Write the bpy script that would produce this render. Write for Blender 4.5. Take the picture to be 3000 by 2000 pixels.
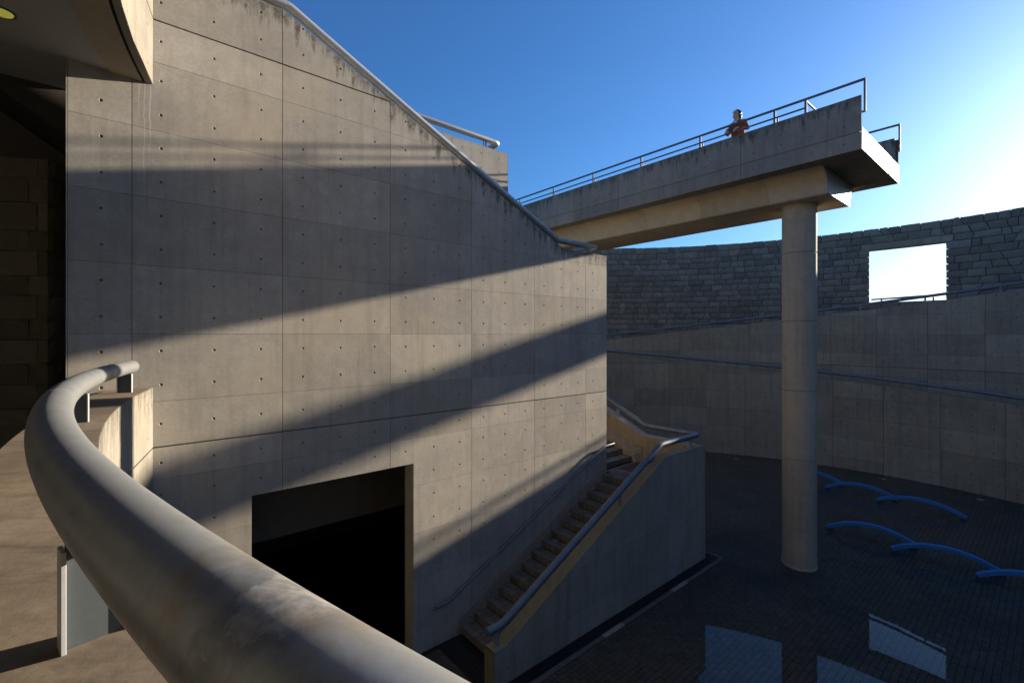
import bpy, bmesh, math, random
import numpy as np
from mathutils import Vector, Matrix
random.seed(7); rng = np.random.default_rng(7)
R = math.radians
scene = bpy.context.scene
for o in list(bpy.data.objects): bpy.data.objects.remove(o)

# ---------------------------------------------------------------- camera, sky, sun, exposure
EYE = 6.0                                            # metres above the courtyard floor
cam_d = bpy.data.cameras.new('camera'); cam = bpy.data.objects.new('camera', cam_d)
scene.collection.objects.link(cam); scene.camera = cam
cam.location = (0, 0, EYE); cam.rotation_euler = (R(90), 0, 0)
cam_d.sensor_width = 36; cam_d.lens = 36 * 1340 / 3000; cam_d.shift_y = -20 / 3000
cam_d.clip_start = 0.03; cam_d.clip_end = 6000

SUN_AZ, SUN_EL = 58.3, 13.6                          # clockwise from +Y, above the horizon
world = bpy.data.worlds.new('World'); scene.world = world; world.use_nodes = True
wn = world.node_tree; wn.nodes.clear()
sky = wn.nodes.new('ShaderNodeTexSky'); sky.sky_type = 'NISHITA'; sky.sun_disc = False
sky.sun_elevation = R(SUN_EL); sky.sun_rotation = R(SUN_AZ)
sky.altitude = 0; sky.air_density = 1.2; sky.dust_density = 0.85; sky.ozone_density = 8.6
bg = wn.nodes.new('ShaderNodeBackground'); bg.inputs[1].default_value = 0.066
wo = wn.nodes.new('ShaderNodeOutputWorld')
wn.links.new(sky.outputs[0], bg.inputs[0]); wn.links.new(bg.outputs[0], wo.inputs[0])

sd = bpy.data.lights.new('sun', 'SUN'); sun = bpy.data.objects.new('sun', sd); scene.collection.objects.link(sun)
sd.energy = 5.0; sd.angle = R(0.75); sd.color = (1.0, 0.86, 0.68)
sdir = Vector((math.sin(R(SUN_AZ)) * math.cos(R(SUN_EL)), math.cos(R(SUN_AZ)) * math.cos(R(SUN_EL)), math.sin(R(SUN_EL))))
sun.rotation_euler = (-sdir).to_track_quat('-Z', 'Y').to_euler(); sun.location = (30, 20, 30)

vs = scene.view_settings
vs.view_transform = 'Standard'; vs.look = 'None'; vs.exposure = 1.62; vs.gamma = 1.0; vs.use_curve_mapping = False
scene.render.engine = 'CYCLES'
scene.cycles.max_bounces = 8; scene.cycles.diffuse_bounces = 4

# ---------------------------------------------------------------- frames and helpers
ANG = math.atan2(1340, 1600)                         # turn of the wall frame: x along the big wall, y into it, z up
ct, st = math.cos(ANG), math.sin(ANG)
WALL_DIST = 7.703
def W(u, q, z=0.0):                                  # u along the big wall, q metres out from its face, z above the floor
    return Vector((ct * u + st * (q - WALL_DIST), st * u - ct * (q - WALL_DIST), z))
FRAME0 = W(0, 0, 0)
C1 = Vector((8.209, 12.508))                         # centre of the balcony arc
C2 = Vector((5.69, 10.375))                          # centre of the round courtyard
coll = scene.collection

def link(o, parent=None):
    coll.objects.link(o)
    if parent is not None: o.parent = parent
    return o
def tag(o, label=None, cat=None, group=None, kind=None):
    if label: o['label'] = label
    if cat: o['category'] = cat
    if group: o['group'] = group
    if kind: o['kind'] = kind
    return o
def thing(name, label, cat, loc=(0, 0, 0), rz=0.0, group=None):
    o = link(bpy.data.objects.new(name, None)); o.location = loc; o.rotation_euler = (0, 0, rz)
    o.empty_display_size = 0.2
    return tag(o, label, cat, group)
def wall_thing(name, label, cat, group=None):        # an Empty whose axes follow the big wall
    return thing(name, label, cat, FRAME0, ANG, group)
def mesh(name, verts, faces, mat, parent=None, smooth=False):
    me = bpy.data.meshes.new(name); me.from_pydata([tuple(v) for v in verts], [], faces); me.update()
    if smooth:
        me.polygons.foreach_set('use_smooth', [True] * len(me.polygons))
    me.materials.append(mat)
    return link(bpy.data.objects.new(name, me), parent)
def bmobj(name, bm, mat, parent=None, smooth=False):
    bmesh.ops.recalc_face_normals(bm, faces=bm.faces)
    me = bpy.data.meshes.new(name); bm.to_mesh(me); bm.free(); me.materials.append(mat)
    if smooth: me.polygons.foreach_set('use_smooth', [True] * len(me.polygons))
    return link(bpy.data.objects.new(name, me), parent)
def bm_box(bm, x0, x1, y0, y1, z0, z1, bev=0.0):
    vs_ = [bm.verts.new(p) for p in ((x0,y0,z0),(x1,y0,z0),(x1,y1,z0),(x0,y1,z0),(x0,y0,z1),(x1,y0,z1),(x1,y1,z1),(x0,y1,z1))]
    fs = [bm.faces.new([vs_[i] for i in f]) for f in ((0,3,2,1),(4,5,6,7),(0,1,5,4),(1,2,6,5),(2,3,7,6),(3,0,4,7))]
    if bev:
        es = list({e for f in fs for e in f.edges})
        bmesh.ops.bevel(bm, geom=es, offset=bev, segments=1, affect='EDGES')
def box(name, x0, x1, y0, y1, z0, z1, mat, parent=None, bev=0.0):
    bm = bmesh.new(); bm_box(bm, x0, x1, y0, y1, z0, z1, bev); return bmobj(name, bm, mat, parent)
def prism(name, poly, y0, y1, mat, parent=None, bev=0.0):        # polygon in (x, z) swept along y
    bm = bmesh.new()
    a = [bm.verts.new((x, y0, z)) for x, z in poly]; b = [bm.verts.new((x, y1, z)) for x, z in poly]
    n = len(poly)
    bm.faces.new(a); bm.faces.new(b[::-1])
    for i in range(n): bm.faces.new([a[i], b[i], b[(i+1) % n], a[(i+1) % n]])
    bmesh.ops.recalc_face_normals(bm, faces=bm.faces)
    if bev: bmesh.ops.bevel(bm, geom=bm.edges[:], offset=bev, segments=1, affect='EDGES')
    bmesh.ops.triangulate(bm, faces=[f for f in bm.faces if len(f.verts) > 4])
    return bmobj(name, bm, mat, parent)
def prism_x(name, poly, x0, x1, mat, parent=None, bev=0.0):      # polygon in (y, z) swept along x
    bm = bmesh.new()
    a = [bm.verts.new((x0, y, z)) for y, z in poly]; b = [bm.verts.new((x1, y, z)) for y, z in poly]
    n = len(poly)
    bm.faces.new(a); bm.faces.new(b[::-1])
    for i in range(n): bm.faces.new([a[i], b[i], b[(i+1) % n], a[(i+1) % n]])
    bmesh.ops.recalc_face_normals(bm, faces=bm.faces)
    if bev: bmesh.ops.bevel(bm, geom=bm.edges[:], offset=bev, segments=1, affect='EDGES')
    bmesh.ops.triangulate(bm, faces=[f for f in bm.faces if len(f.verts) > 4])
    return bmobj(name, bm, mat, parent)
def round_path(pts, r, seg=6):                        # fillet the corners of a polyline
    pts = [Vector(p) for p in pts]; out = [pts[0]]
    for i in range(1, len(pts) - 1):
        a, b, c = pts[i-1], pts[i], pts[i+1]
        d1 = (a - b).normalized(); d2 = (c - b).normalized()
        k = min(r, (a-b).length * .45, (c-b).length * .45)
        p, q = b + d1 * k, b + d2 * k
        for j in range(seg + 1):
            t = j / seg; out.append(p * (1-t)**2 + b * 2*t*(1-t) + q * t*t)
    out.append(pts[-1]); return out
def tube(name, pts, r, mat, parent=None, n=14, cap=0.0, radii=None):
    pts = [Vector(p) for p in pts]; verts = []; faces = []; N = len(pts)
    if cap:                                           # domed ends
        d0 = (pts[0]-pts[1]).normalized(); d1 = (pts[-1]-pts[-2]).normalized(); p0, p1 = pts[0], pts[-1]
        pre = [p0 + d0*cap*r*math.sin(a) for a in (R(85), R(60), R(30))]; post = [p1 + d1*cap*r*math.sin(a) for a in (R(30), R(60), R(85))]
        rad = [r*math.cos(a) for a in (R(85), R(60), R(30))] + [r]*N + [r*math.cos(a) for a in (R(30), R(60), R(85))]
        pts = pre + pts + post; N = len(pts)
    else: rad = radii or [r]*N
    up = None
    for i, p in enumerate(pts):
        d = (pts[min(i+1, N-1)] - pts[max(i-1, 0)]).normalized()
        if up is None:
            ref = Vector((0,0,1)) if abs(d.z) < .9 else Vector((1,0,0)); up = d.cross(ref).cross(d).normalized()
        else: up = (up - d * up.dot(d)).normalized()
        sx = d.cross(up)
        for k in range(n):
            a = 2*math.pi*k/n; verts.append(p + (up*math.cos(a) + sx*math.sin(a)) * rad[i])
    for i in range(N-1):
        for k in range(n):
            faces.append((i*n+k, i*n+(k+1) % n, (i+1)*n+(k+1) % n, (i+1)*n+k))
    faces.append(tuple(range(n-1, -1, -1))); faces.append(tuple(range((N-1)*n, N*n)))
    o = mesh(name, verts, faces, mat, parent, smooth=True)
    try: o.data.set_sharp_from_angle(angle=R(50))
    except Exception: pass
    return o

# ---------------------------------------------------------------- materials
def nodes(name):
    m = bpy.data.materials.new(name); m.use_nodes = True; nt = m.node_tree
    return m, nt, nt.nodes['Principled BSDF']
class N:                                              # a little node writer
    def __init__(s, nt): s.nt = nt
    def new(s, t, **k):
        n = s.nt.nodes.new(t)
        for a, v in k.items(): setattr(n, a, v)
        return n
    def set(s, sock, v):
        if hasattr(v, 'is_output') or isinstance(v, bpy.types.NodeSocket): s.nt.links.new(v, sock)
        else: sock.default_value = v
    def math(s, op, a, b=0.0, clamp=False):
        n = s.new('ShaderNodeMath', operation=op, use_clamp=clamp); s.set(n.inputs[0], a); s.set(n.inputs[1], b); return n.outputs[0]
    def noise(s, vec, scale, detail=4, rough=.55):
        n = s.new('ShaderNodeTexNoise'); s.set(n.inputs['Vector'], vec); n.inputs['Scale'].default_value = scale
        n.inputs['Detail'].default_value = detail; n.inputs['Roughness'].default_value = rough; return n.outputs['Fac']
    def mapping(s, vec, scale, loc=(0,0,0)):
        n = s.new('ShaderNodeMapping'); s.set(n.inputs[0], vec); n.inputs['Scale'].default_value = scale; n.inputs['Location'].default_value = loc; return n.outputs[0]
    def ramp(s, fac, lo, hi, a=0.0, b=1.0):
        n = s.new('ShaderNodeMapRange'); s.set(n.inputs[0], fac)
        for i, v in ((1, lo), (2, hi), (3, a), (4, b)): s.set(n.inputs[i], v)
        return n.outputs[0]
    def mix(s, fac, a, b, mode='MIX'):
        n = s.new('ShaderNodeMix', data_type='RGBA', blend_type=mode); s.set(n.inputs[0], fac)
        for i, v in ((6, a), (7, b)):
            s.set(n.inputs[i], v if not isinstance(v, tuple) else (*v, 1.0))
        return n.outputs[2]
    def bump(s, h, strength, dist, prev=None):
        n = s.new('ShaderNodeBump'); s.set(n.inputs['Height'], h); n.inputs['Strength'].default_value = strength
        n.inputs['Distance'].default_value = dist
        if prev is not None: s.set(n.inputs['Normal'], prev)
        return n.outputs[0]

def concrete(name, c_lo, c_hi, stain=None, stain_amt=0.8, bump=1.0, rnd=0.13, streak=0.40, rough=0.85, pits=.35, spec=.3, svec=(3.2, 3.2, .22), lime=False):
    """formwork concrete; stain = function(N, xyz) giving metres below the wall's top edge, where mould sits"""
    m, nt, b = nodes(name); g = N(nt)
    tc = g.new('ShaderNodeTexCoord'); v = tc.outputs['Object']
    oi = g.new('ShaderNodeObjectInfo')
    big = g.noise(v, 0.9, 5, .6); mid = g.noise(v, 5.0, 6, .65); fine = g.noise(v, 55.0, 3, .6)
    col = g.mix(g.ramp(big, .3, .7), c_lo, c_hi)
    col = g.mix(g.ramp(mid, .38, .70, 0, .45), col, tuple(x * .80 for x in c_lo))
    grain = g.noise(g.mapping(v, (1, 1, 1.6)), 19.0, 6, .7)
    col = g.mix(g.ramp(grain, .42, .70, 0, .55), col, tuple(x * .74 for x in c_lo))
    cl2 = g.noise(g.mapping(v, (1, 1, 1), (11, 3, 5)), 2.3, 6, .68)
    col = g.mix(g.ramp(cl2, .48, .70, 0, .35), col, tuple(x * 1.16 for x in c_hi))
    hue = g.noise(g.mapping(v, (1, 1, 1), (7, 2, 13)), .55, 4, .6)
    col = g.mix(g.ramp(hue, .48, .72, 0, .55), col, (c_hi[0] * 1.08, c_hi[1] * .99, c_hi[2] * .84))
    sv = g.mapping(v, svec); sk = g.noise(sv, 2.0, 5, .6)
    col = g.mix(g.ramp(sk, .48, .75, 0, streak), col, tuple(x * .55 for x in c_lo))
    pale = g.noise(g.mapping(v, (1, 1, .5), (4, 9, 2)), 1.7, 6, .7)
    col = g.mix(g.ramp(pale, .62, .80, 0, .45), col, tuple(min(1, x * 1.3) for x in c_hi))
    dk = g.ramp(fine, .66, .74, 0, .5)
    col = g.mix(dk, col, tuple(x * .5 for x in c_lo))
    var = g.ramp(oi.outputs['Random'], 0, 1, 1 - rnd, 1 + rnd)
    n = g.new('ShaderNodeVectorMath', operation='SCALE'); nt.links.new(col, n.inputs[0]); g.set(n.inputs['Scale'], var)
    col = n.outputs[0]
    if stain is not None:
        sp = g.new('ShaderNodeSeparateXYZ'); nt.links.new(v, sp.inputs[0])
        dist = stain(g, sp)
        drip = g.noise(g.mapping(v, (5.0, 5.0, .55)), 1.6, 6, .7)
        reach = g.ramp(drip, .38, .78, 0.0, .75)
        mk = g.ramp(g.math('SUBTRACT', reach, dist), -.02, .22, 0, 1)
        blot = g.ramp(g.noise(v, 9, 5, .7), .35, .62, .25, 1)
        mk = g.math('MULTIPLY', g.math('MULTIPLY', mk, blot), stain_amt, True)
        col = g.mix(mk, col, (.045, .042, .032))
        if lime:                                      # white lime run below the balcony overhead
            for u_, w_, za, zb in ((.155, .006, 1.6, 3.32), (.10, .010, 2.75, 3.30), (.215, .012, 2.2, 3.3)):
                wob = g.math('MULTIPLY', g.math('SUBTRACT', g.noise(v, 3.0, 3, .5), .5), .05)
                dd = g.math('ABSOLUTE', g.math('SUBTRACT', g.math('ADD', sp.outputs[0], wob), u_))
                mk2 = g.math('MULTIPLY', g.ramp(dd, w_, w_ * .3, 0, .55), g.math('MULTIPLY', g.ramp(sp.outputs[2], za + EYE, za + EYE + .6, 0, 1), g.ramp(sp.outputs[2], zb + EYE, zb + EYE - .02, 0, 1)))
                col = g.mix(mk2, col, (.55, .53, .48))
    nt.links.new(col, b.inputs['Base Color']); b.inputs['Roughness'].default_value = rough
    b.inputs['Specular IOR Level'].default_value = spec
    pit = g.noise(v, 26, 2, .5)
    h = g.math('ADD', g.math('MULTIPLY', mid, .8), g.math('MULTIPLY', g.ramp(pit, .25, .36, 0, 1), pits))
    bn = g.bump(h, .35 * bump, .006); bn = g.bump(fine, .25 * bump, .0016, bn)
    nt.links.new(bn, b.inputs['Normal'])
    return m

CL, CH = (.312, .288, .246), (.402, .374, .326)
def stain_main(g, sp):                                # metres under the big wall's sloping top
    line = g.math('ADD', g.math('MULTIPLY', sp.outputs[0], -.4715), 4.99 + EYE + .4715 * 1.92)
    top = g.math('MAXIMUM', g.math('MINIMUM', line, 5.03 + EYE), 2.09 + EYE)
    return g.math('SUBTRACT', top, sp.outputs[2])
def stain_level(z):
    return lambda g, sp: g.math('SUBTRACT', z, sp.outputs[2])
M_wall = concrete('wall_concrete', CL, CH, stain_main, .95, lime=True)
M_conc = concrete('plain_concrete', CL, CH)
M_bridge = concrete('bridge_concrete', (.215, .20, .172), (.29, .27, .232), stain_level(5.06 + EYE), .9, streak=.45)
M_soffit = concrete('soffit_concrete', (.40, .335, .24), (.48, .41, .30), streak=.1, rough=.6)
M_end = concrete('smooth_end_concrete', (.33, .31, .27), (.42, .39, .34), streak=.3, rough=.50, spec=.55, bump=.6)
M_ring = concrete('ramp_concrete', (.265, .230, .170), (.34, .302, .230), streak=.5)
M_core = concrete('joint_concrete', (.12, .112, .098), (.15, .14, .124), streak=0)
M_coping = concrete('coping_concrete', (.100, .076, .052), (.200, .160, .115), streak=.75, bump=1.3, pits=.12, svec=(1.3, 6.5, 1.0))
M_yellow = concrete('stained_coping', (.21, .175, .10), (.27, .23, .15), streak=.1)
M_parapet = concrete('stair_parapet_concrete', (.27, .238, .188), (.34, .305, .245), streak=.5)
M_inner = concrete('ochre_concrete', (.33, .255, .165), (.42, .335, .225), streak=.6)
M_fascia = concrete('balcony_concrete', (.19, .172, .14), (.25, .23, .19), stain_level(5.30), .7, streak=.7)
M_fascia2 = concrete('upper_balcony_concrete', (.175, .158, .128), (.225, .206, .168), streak=.5)
M_column = concrete('column_concrete', (.40, .35, .27), (.48, .425, .335), streak=.45, rnd=.05)

def stone_mat(name, lo, hi, mort=None):
    m, nt, b = nodes(name); g = N(nt); tc = g.new('ShaderNodeTexCoord'); v = tc.outputs['Object']; oi = g.new('ShaderNodeObjectInfo')
    geo = g.new('ShaderNodeAttribute'); geo.attribute_name = 'tone'
    a = g.noise(v, 3.0, 6, .7); f = g.noise(v, 70, 3, .7)
    col = g.mix(g.ramp(a, .3, .7), lo, hi); col = g.mix(g.ramp(f, .45, .7, 0, .6), col, tuple(x * .55 for x in lo))
    dr = g.noise(g.mapping(v, (2.5, 2.5, .3)), 2, 5, .6); col = g.mix(g.ramp(dr, .62, .76, 0, .6), col, tuple(x * .35 for x in lo))
    n = g.new('ShaderNodeVectorMath', operation='SCALE'); nt.links.new(col, n.inputs[0]); g.set(n.inputs['Scale'], g.ramp(geo.outputs['Fac'], 0, 1, .78, 1.22))
    nt.links.new(n.outputs[0], b.inputs['Base Color']); b.inputs['Roughness'].default_value = .92; b.inputs['Specular IOR Level'].default_value = .25
    nt.links.new(g.bump(g.math('ADD', g.noise(v, 14, 6, .7), g.math('MULTIPLY', f, .3)), .45, .012), b.inputs['Normal'])
    return m
M_stone = stone_mat('granite', (.185, .164, .130), (.262, .236, .192))
M_mortar = stone_mat('dark_mortar', (.06, .056, .05), (.085, .08, .07))
M_stone2 = stone_mat('brown_granite', (.14, .125, .085), (.20, .178, .125))

def metal(name, col, rough=.45, metallic=.6, wear=.5, patch=None):
    m, nt, b = nodes(name); g = N(nt); tc = g.new('ShaderNodeTexCoord'); v = tc.outputs['Object']
    a = g.noise(v, 6, 6, .65); s = g.noise(v, 45, 4, .6)
    c = g.mix(g.ramp(a, .35, .7, 0, wear), col, tuple(x * .62 for x in col))
    c = g.mix(g.ramp(s, .55, .75, 0, wear * .5), c, tuple(min(1, x * 1.35) for x in col))
    rg = g.ramp(a, .3, .7, rough - .08, rough + .14)
    if patch is not None: c = patch(g, v, c)
    nt.links.new(c, b.inputs['Base Color']); nt.links.new(rg, b.inputs['Roughness']); b.inputs['Metallic'].default_value = metallic
    nt.links.new(g.bump(g.math('ADD', a, g.math('MULTIPLY', s, .4)), .25, .0025), b.inputs['Normal'])
    return m
def worn_patch(g, v, c):                              # a mottled, stripped patch on the pipe in front
    sp = g.new('ShaderNodeVectorMath', operation='DISTANCE'); g.set(sp.inputs[0], v); sp.inputs[1].default_value = (-.285, .605, EYE - .345)
    w = g.noise(v, 11, 6, .65)
    d = g.math('ADD', sp.outputs['Value'], g.math('MULTIPLY', g.math('SUBTRACT', w, .5), .26))
    m1 = g.ramp(d, .098, .070, 0, .85)
    c = g.mix(m1, c, g.mix(g.ramp(g.noise(v, 30, 5, .7), .35, .65), (.15, .15, .15), (.44, .42, .38)))
    rim = g.math('MULTIPLY', g.ramp(d, .082, .092, 0, 1), g.ramp(d, .135, .095, 0, 1))
    c = g.mix(g.math('MULTIPLY', rim, .6), c, (.10, .108, .115))
    br = g.noise(g.mapping(v, (6, 6, 6), (3, 1, 7)), 1.3, 6, .7)
    c = g.mix(g.math('MULTIPLY', g.ramp(br, .50, .68, 0, .62), g.ramp(d, .60, .25, 0, 1)), c, (.22, .17, .11))
    # fine brush scratches that run round the pipe
    sc = g.noise(g.mapping(v, (9, 9, 60)), 2.0, 5, .7)
    return g.mix(g.ramp(sc, .54, .74, 0, .3), c, (.30, .298, .285))
M_steel = metal('galvanised_steel', (.40, .41, .41), .42, .45, .5)
M_bigrail = metal('weathered_pipe', (.275, .287, .285), .40, .55, .6, worn_patch)
M_dark = metal('dark_railing_steel', (.12, .125, .128), .45, .5, .4)
M_bluegrey = metal('blue_grey_steel', (.17, .195, .22), .5, .5, .4)
M_web = metal('dark_post_steel', (.085, .10, .11), .5, .4, .6)
M_postw = metal('zinc_flange', (.42, .43, .44), .5, .4, .5)
M_bench = metal('blue_bench_paint', (.03, .18, .46), .45, 0.0, .35)
M_benchfoot = metal('bench_foot', (.05, .06, .08), .5, .4, .3)

def plain(name, col, rough=.8, spec=.3, noise=.15, emit=0.0, scale=12):
    m, nt, b = nodes(name); g = N(nt); tc = g.new('ShaderNodeTexCoord'); v = tc.outputs['Object']
    c = g.mix(g.ramp(g.noise(v, scale, 5, .6), .3, .7, 0, 1), tuple(x * (1 - noise) for x in col), tuple(x * (1 + noise) for x in col))
    nt.links.new(c, b.inputs['Base Color']); b.inputs['Roughness'].default_value = rough; b.inputs['Specular IOR Level'].default_value = spec
    if emit:
        nt.links.new(c, b.inputs['Emission Color']); b.inputs['Emission Strength'].default_value = emit
    return m
def tile_mat(name, lo, hi, rough=.75):
    m, nt, b = nodes(name); g = N(nt); tc = g.new('ShaderNodeTexCoord'); v = tc.outputs['Object']
    at = g.new('ShaderNodeAttribute'); at.attribute_name = 'tone'; oi = g.new('ShaderNodeObjectInfo')
    t = g.math('FRACT', g.math('ADD', at.outputs['Fac'], g.math('MULTIPLY', oi.outputs['Random'], .0)))
    c = g.mix(t, lo, hi); big = g.noise(v, .55, 5, .6)
    c = g.mix(g.ramp(big, .35, .7, 0, .6), c, tuple(x * .5 for x in lo))
    c = g.mix(g.ramp(g.noise(v, 40, 4, .6), .5, .75, 0, .4), c, tuple(x * 1.5 for x in hi))
    nt.links.new(c, b.inputs['Base Color']); b.inputs['Roughness'].default_value = rough; b.inputs['Specular IOR Level'].default_value = .25
    return m
M_tile = tile_mat('dark_paving_tile', (.105, .086, .062), (.165, .138, .102))
M_tread = tile_mat('stair_tile', (.125, .114, .097), (.19, .175, .150))
M_grout = plain('dark_grout', (.014, .013, .012), .9)
M_treadcore = plain('stair_mortar', (.016, .015, .014), .9)
M_ceil = plain('ceiling_plaster', (.43, .42, .385), .9, noise=.04, scale=2)
M_terrain = plain('earth', (.10, .095, .07), .95, scale=.3)
M_walk = plain('walkway_stone', (.09, .085, .075), .8)
M_lamp = plain('lamp_glass', (.62, .60, .10), .3, noise=.05, emit=.12)
M_mat = plain('ribbed_landing_mat', (.055, .050, .043), .85, noise=.25, scale=40)
M_black = plain('dark_grating', (.018, .018, .019), .6)
M_glassy = plain('frosted_lens', (.30, .285, .25), .35, noise=.05)
M_curb = plain('edging_stone', (.12, .108, .088), .85, noise=.3)
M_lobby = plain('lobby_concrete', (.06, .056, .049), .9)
M_drip = plain('drip_groove', (.02, .018, .015), .9)

mw, nt, b = nodes('water_film'); nt.nodes.remove(b); g = N(nt)
tr = g.new('ShaderNodeBsdfTransparent'); gl = g.new('ShaderNodeBsdfGlossy'); gl.inputs['Roughness'].default_value = 0.012
fr = g.new('ShaderNodeFresnel'); fr.inputs['IOR'].default_value = 1.333
tcw = g.new('ShaderNodeTexCoord')
bw = g.bump(g.noise(tcw.outputs['Object'], 1.6, 3, .5), .05, .01)
nt.links.new(bw, gl.inputs['Normal']); nt.links.new(bw, fr.inputs['Normal'])
mx = g.new('ShaderNodeMixShader'); nt.links.new(fr.outputs[0], mx.inputs[0]); nt.links.new(tr.outputs[0], mx.inputs[1]); nt.links.new(gl.outputs[0], mx.inputs[2])
nt.links.new(mx.outputs[0], nt.nodes['Material Output'].inputs['Surface'])
M_water = mw

# ---------------------------------------------------------------- formwork panels
def panel_bm(u0, u1, z0, z1, hu, hz, pieces=None, gap=.0035, depth=.016, hr=.021, gz=.002):
    """flat panel in (x=u, z), facing -y, with recessed tie holes; pieces = list of clip lists [(point, outward normal)]"""
    out = bmesh.new()
    for clips in (pieces or [[]]):
        bm = bmesh.new()
        a0, a1, b0, b1 = u0 + gap, u1 - gap, z0 + gz, z1 - gz
        hus = sorted(h for h in hu if a0 + .04 < h < a1 - .04); hzs = sorted(h for h in hz if b0 + .04 < h < b1 - .04)
        ub = [a0] + [(p + q) / 2 for p, q in zip(hus, hus[1:])] + [a1]; zb = [b0] + [(p + q) / 2 for p, q in zip(hzs, hzs[1:])] + [b1]
        V = {}
        def vt(x, z):
            k = (round(x, 5), round(z, 5))
            if k not in V: V[k] = bm.verts.new((x, 0, z))
            return V[k]
        for i in range(len(ub) - 1):
            for j in range(len(zb) - 1):
                c = [vt(ub[i], zb[j]), vt(ub[i+1], zb[j]), vt(ub[i+1], zb[j+1]), vt(ub[i], zb[j+1])]
                if not hus or not hzs: bm.faces.new(c); continue
                hx, hzz = hus[i] + random.uniform(-.004, .004), hzs[j] + random.uniform(-.004, .004)
                rings = []
                for rr, dd in ((hr, 0.0), (hr * .74, .006), (hr * .70, .028)):
                    rings.append([bm.verts.new((hx + rr * math.cos(R(-112.5 + 45 * k)), dd, hzz + rr * math.sin(R(-112.5 + 45 * k)))) for k in range(8)])
                o = rings[0]
                for s in range(4):
                    bm.faces.new([c[s], c[(s+1) % 4], o[(2*s+1) % 8], o[2*s]])
                    bm.faces.new([c[(s+1) % 4], o[(2*s+2) % 8], o[(2*s+1) % 8]])
                for a, b_ in zip(rings, rings[1:]):
                    for k in range(8): bm.faces.new([a[k], a[(k+1) % 8], b_[(k+1) % 8], b_[k]])
                bm.faces.new(rings[-1])
        for co, no in clips:
            bmesh.ops.bisect_plane(bm, geom=bm.verts[:] + bm.edges[:] + bm.faces[:], plane_co=(co[0], 0, co[1]), plane_no=(no[0], 0, no[1]), clear_outer=True)
        if bm.faces:
            be = [e for e in bm.edges if len(e.link_faces) == 1 and all(abs(v.co.y) < 1e-6 for v in e.verts)]
            ex = bmesh.ops.extrude_edge_only(bm, edges=be)
            for v in ex['geom']:
                if isinstance(v, bmesh.types.BMVert): v.co.y += depth
            tmp = bpy.data.meshes.new('tmp'); bm.to_mesh(tmp); out.from_mesh(tmp); bpy.data.meshes.remove(tmp)
        bm.free()
    return out
def panel(parent, mat, u0, u1, z0, z1, hu, hz, pieces=None, mapf=None, jitter=.0008, **k):
    bm = panel_bm(u0, u1, z0, z1, hu, hz, pieces, **k)
    if not bm.faces: bm.free(); return None
    j = random.uniform(-jitter, jitter)
    for v in bm.verts:
        v.co.y += j
        if mapf: v.co = mapf(v.co.x, v.co.y, v.co.z)
    return bmobj('concrete_panel', bm, mat, parent)
ROWS = [-6.0, -5.5, -4.6, -3.71, -2.82, -1.93, -1.5, -.89, .01, .91, 1.81, 2.71, 3.62, 4.18, 5.03]
def row_holes(z0, z1):
    if (z0, z1) == (4.18, 5.03): return [4.437, 4.85]
    if (z0, z1) == (3.62, 4.18): return [3.914]
    if (z0, z1) == (-1.93, -1.5): return [-1.715]
    if (z0, z1) == (-1.5, -.89): return [-1.19]
    if (z0, z1) == (-6.0, -5.5): return [-5.72]
    return [z0 + .222, z0 + .672]
def rows(lo=-9, hi=9):
    for a, b_ in zip(ROWS, ROWS[1:]):
        if b_ > lo and a < hi: yield a, b_, row_holes(a, b_)
def gapz(a, b_):                                      # the two wide shadow grooves
    za = a + (.009 if a in (4.18, -1.5) else 0); zb = b_ - (.009 if b_ in (4.18, -1.5) else 0)
    return za, zb

# ================================================================ THE SETTING
def disc(name, c, r, z, mat, n=96, r0=None):
    vv = []; ff = []
    if r0 is None:
        vv = [(c[0] + r*math.sin(2*math.pi*k/n), c[1] + r*math.cos(2*math.pi*k/n), z) for k in range(n)]; ff = [tuple(range(n-1, -1, -1))]
    else:
        for k in range(n):
            a = 2*math.pi*k/n
            vv += [(c[0] + r0*math.sin(a), c[1] + r0*math.cos(a), z), (c[0] + r*math.sin(a), c[1] + r*math.cos(a), z)]
        ff = [(2*k, 2*((k+1) % n), 2*((k+1) % n)+1, 2*k+1) for k in range(n)]
    return mesh(name, vv, ff, mat)
tag(disc('ground', C2, 4000, EYE - 1.75, M_terrain, 128, 26.0), kind='structure')
tag(disc('foundation', C2, 26.2, -.03, M_terrain, 96), kind='structure')
floor = tag(disc('courtyard_floor', C2, 14.2, -.006, M_grout, 128), kind='structure')
water = tag(disc('water', C2, 13.69, .012, M_water, 128), kind='structure')

# ring walls of the courtyard, angles clockwise from +Y round C2
def ring_pt(c, r, a): return Vector((c[0] + r*math.sin(R(a)), c[1] + r*math.cos(R(a))))
def ring_solid(name, c, r0, r1, a0, a1, zb, zt, mat, parent=None, step=1.5):   # zb, zt may be functions of the angle
    f0 = zb if callable(zb) else (lambda a: zb); f1 = zt if callable(zt) else (lambda a: zt)
    n = max(1, int(math.ceil(abs(a1 - a0) / step))); vv = []; ff = []
    for k in range(n + 1):
        a = a0 + (a1 - a0) * k / n; p, q = ring_pt(c, r0, a), ring_pt(c, r1, a)
        vv += [(*p, f0(a)), (*q, f0(a)), (*q, f1(a)), (*p, f1(a))]
        if k < n:
            i = 4*k
            for s in range(4): ff.append((i+s, i+(s+1) % 4, i+4+(s+1) % 4, i+4+s))
    ff += [(3, 2, 1, 0), (4*n, 4*n+1, 4*n+2, 4*n+3)]
    return mesh(name, vv, ff, mat, parent)

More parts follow.
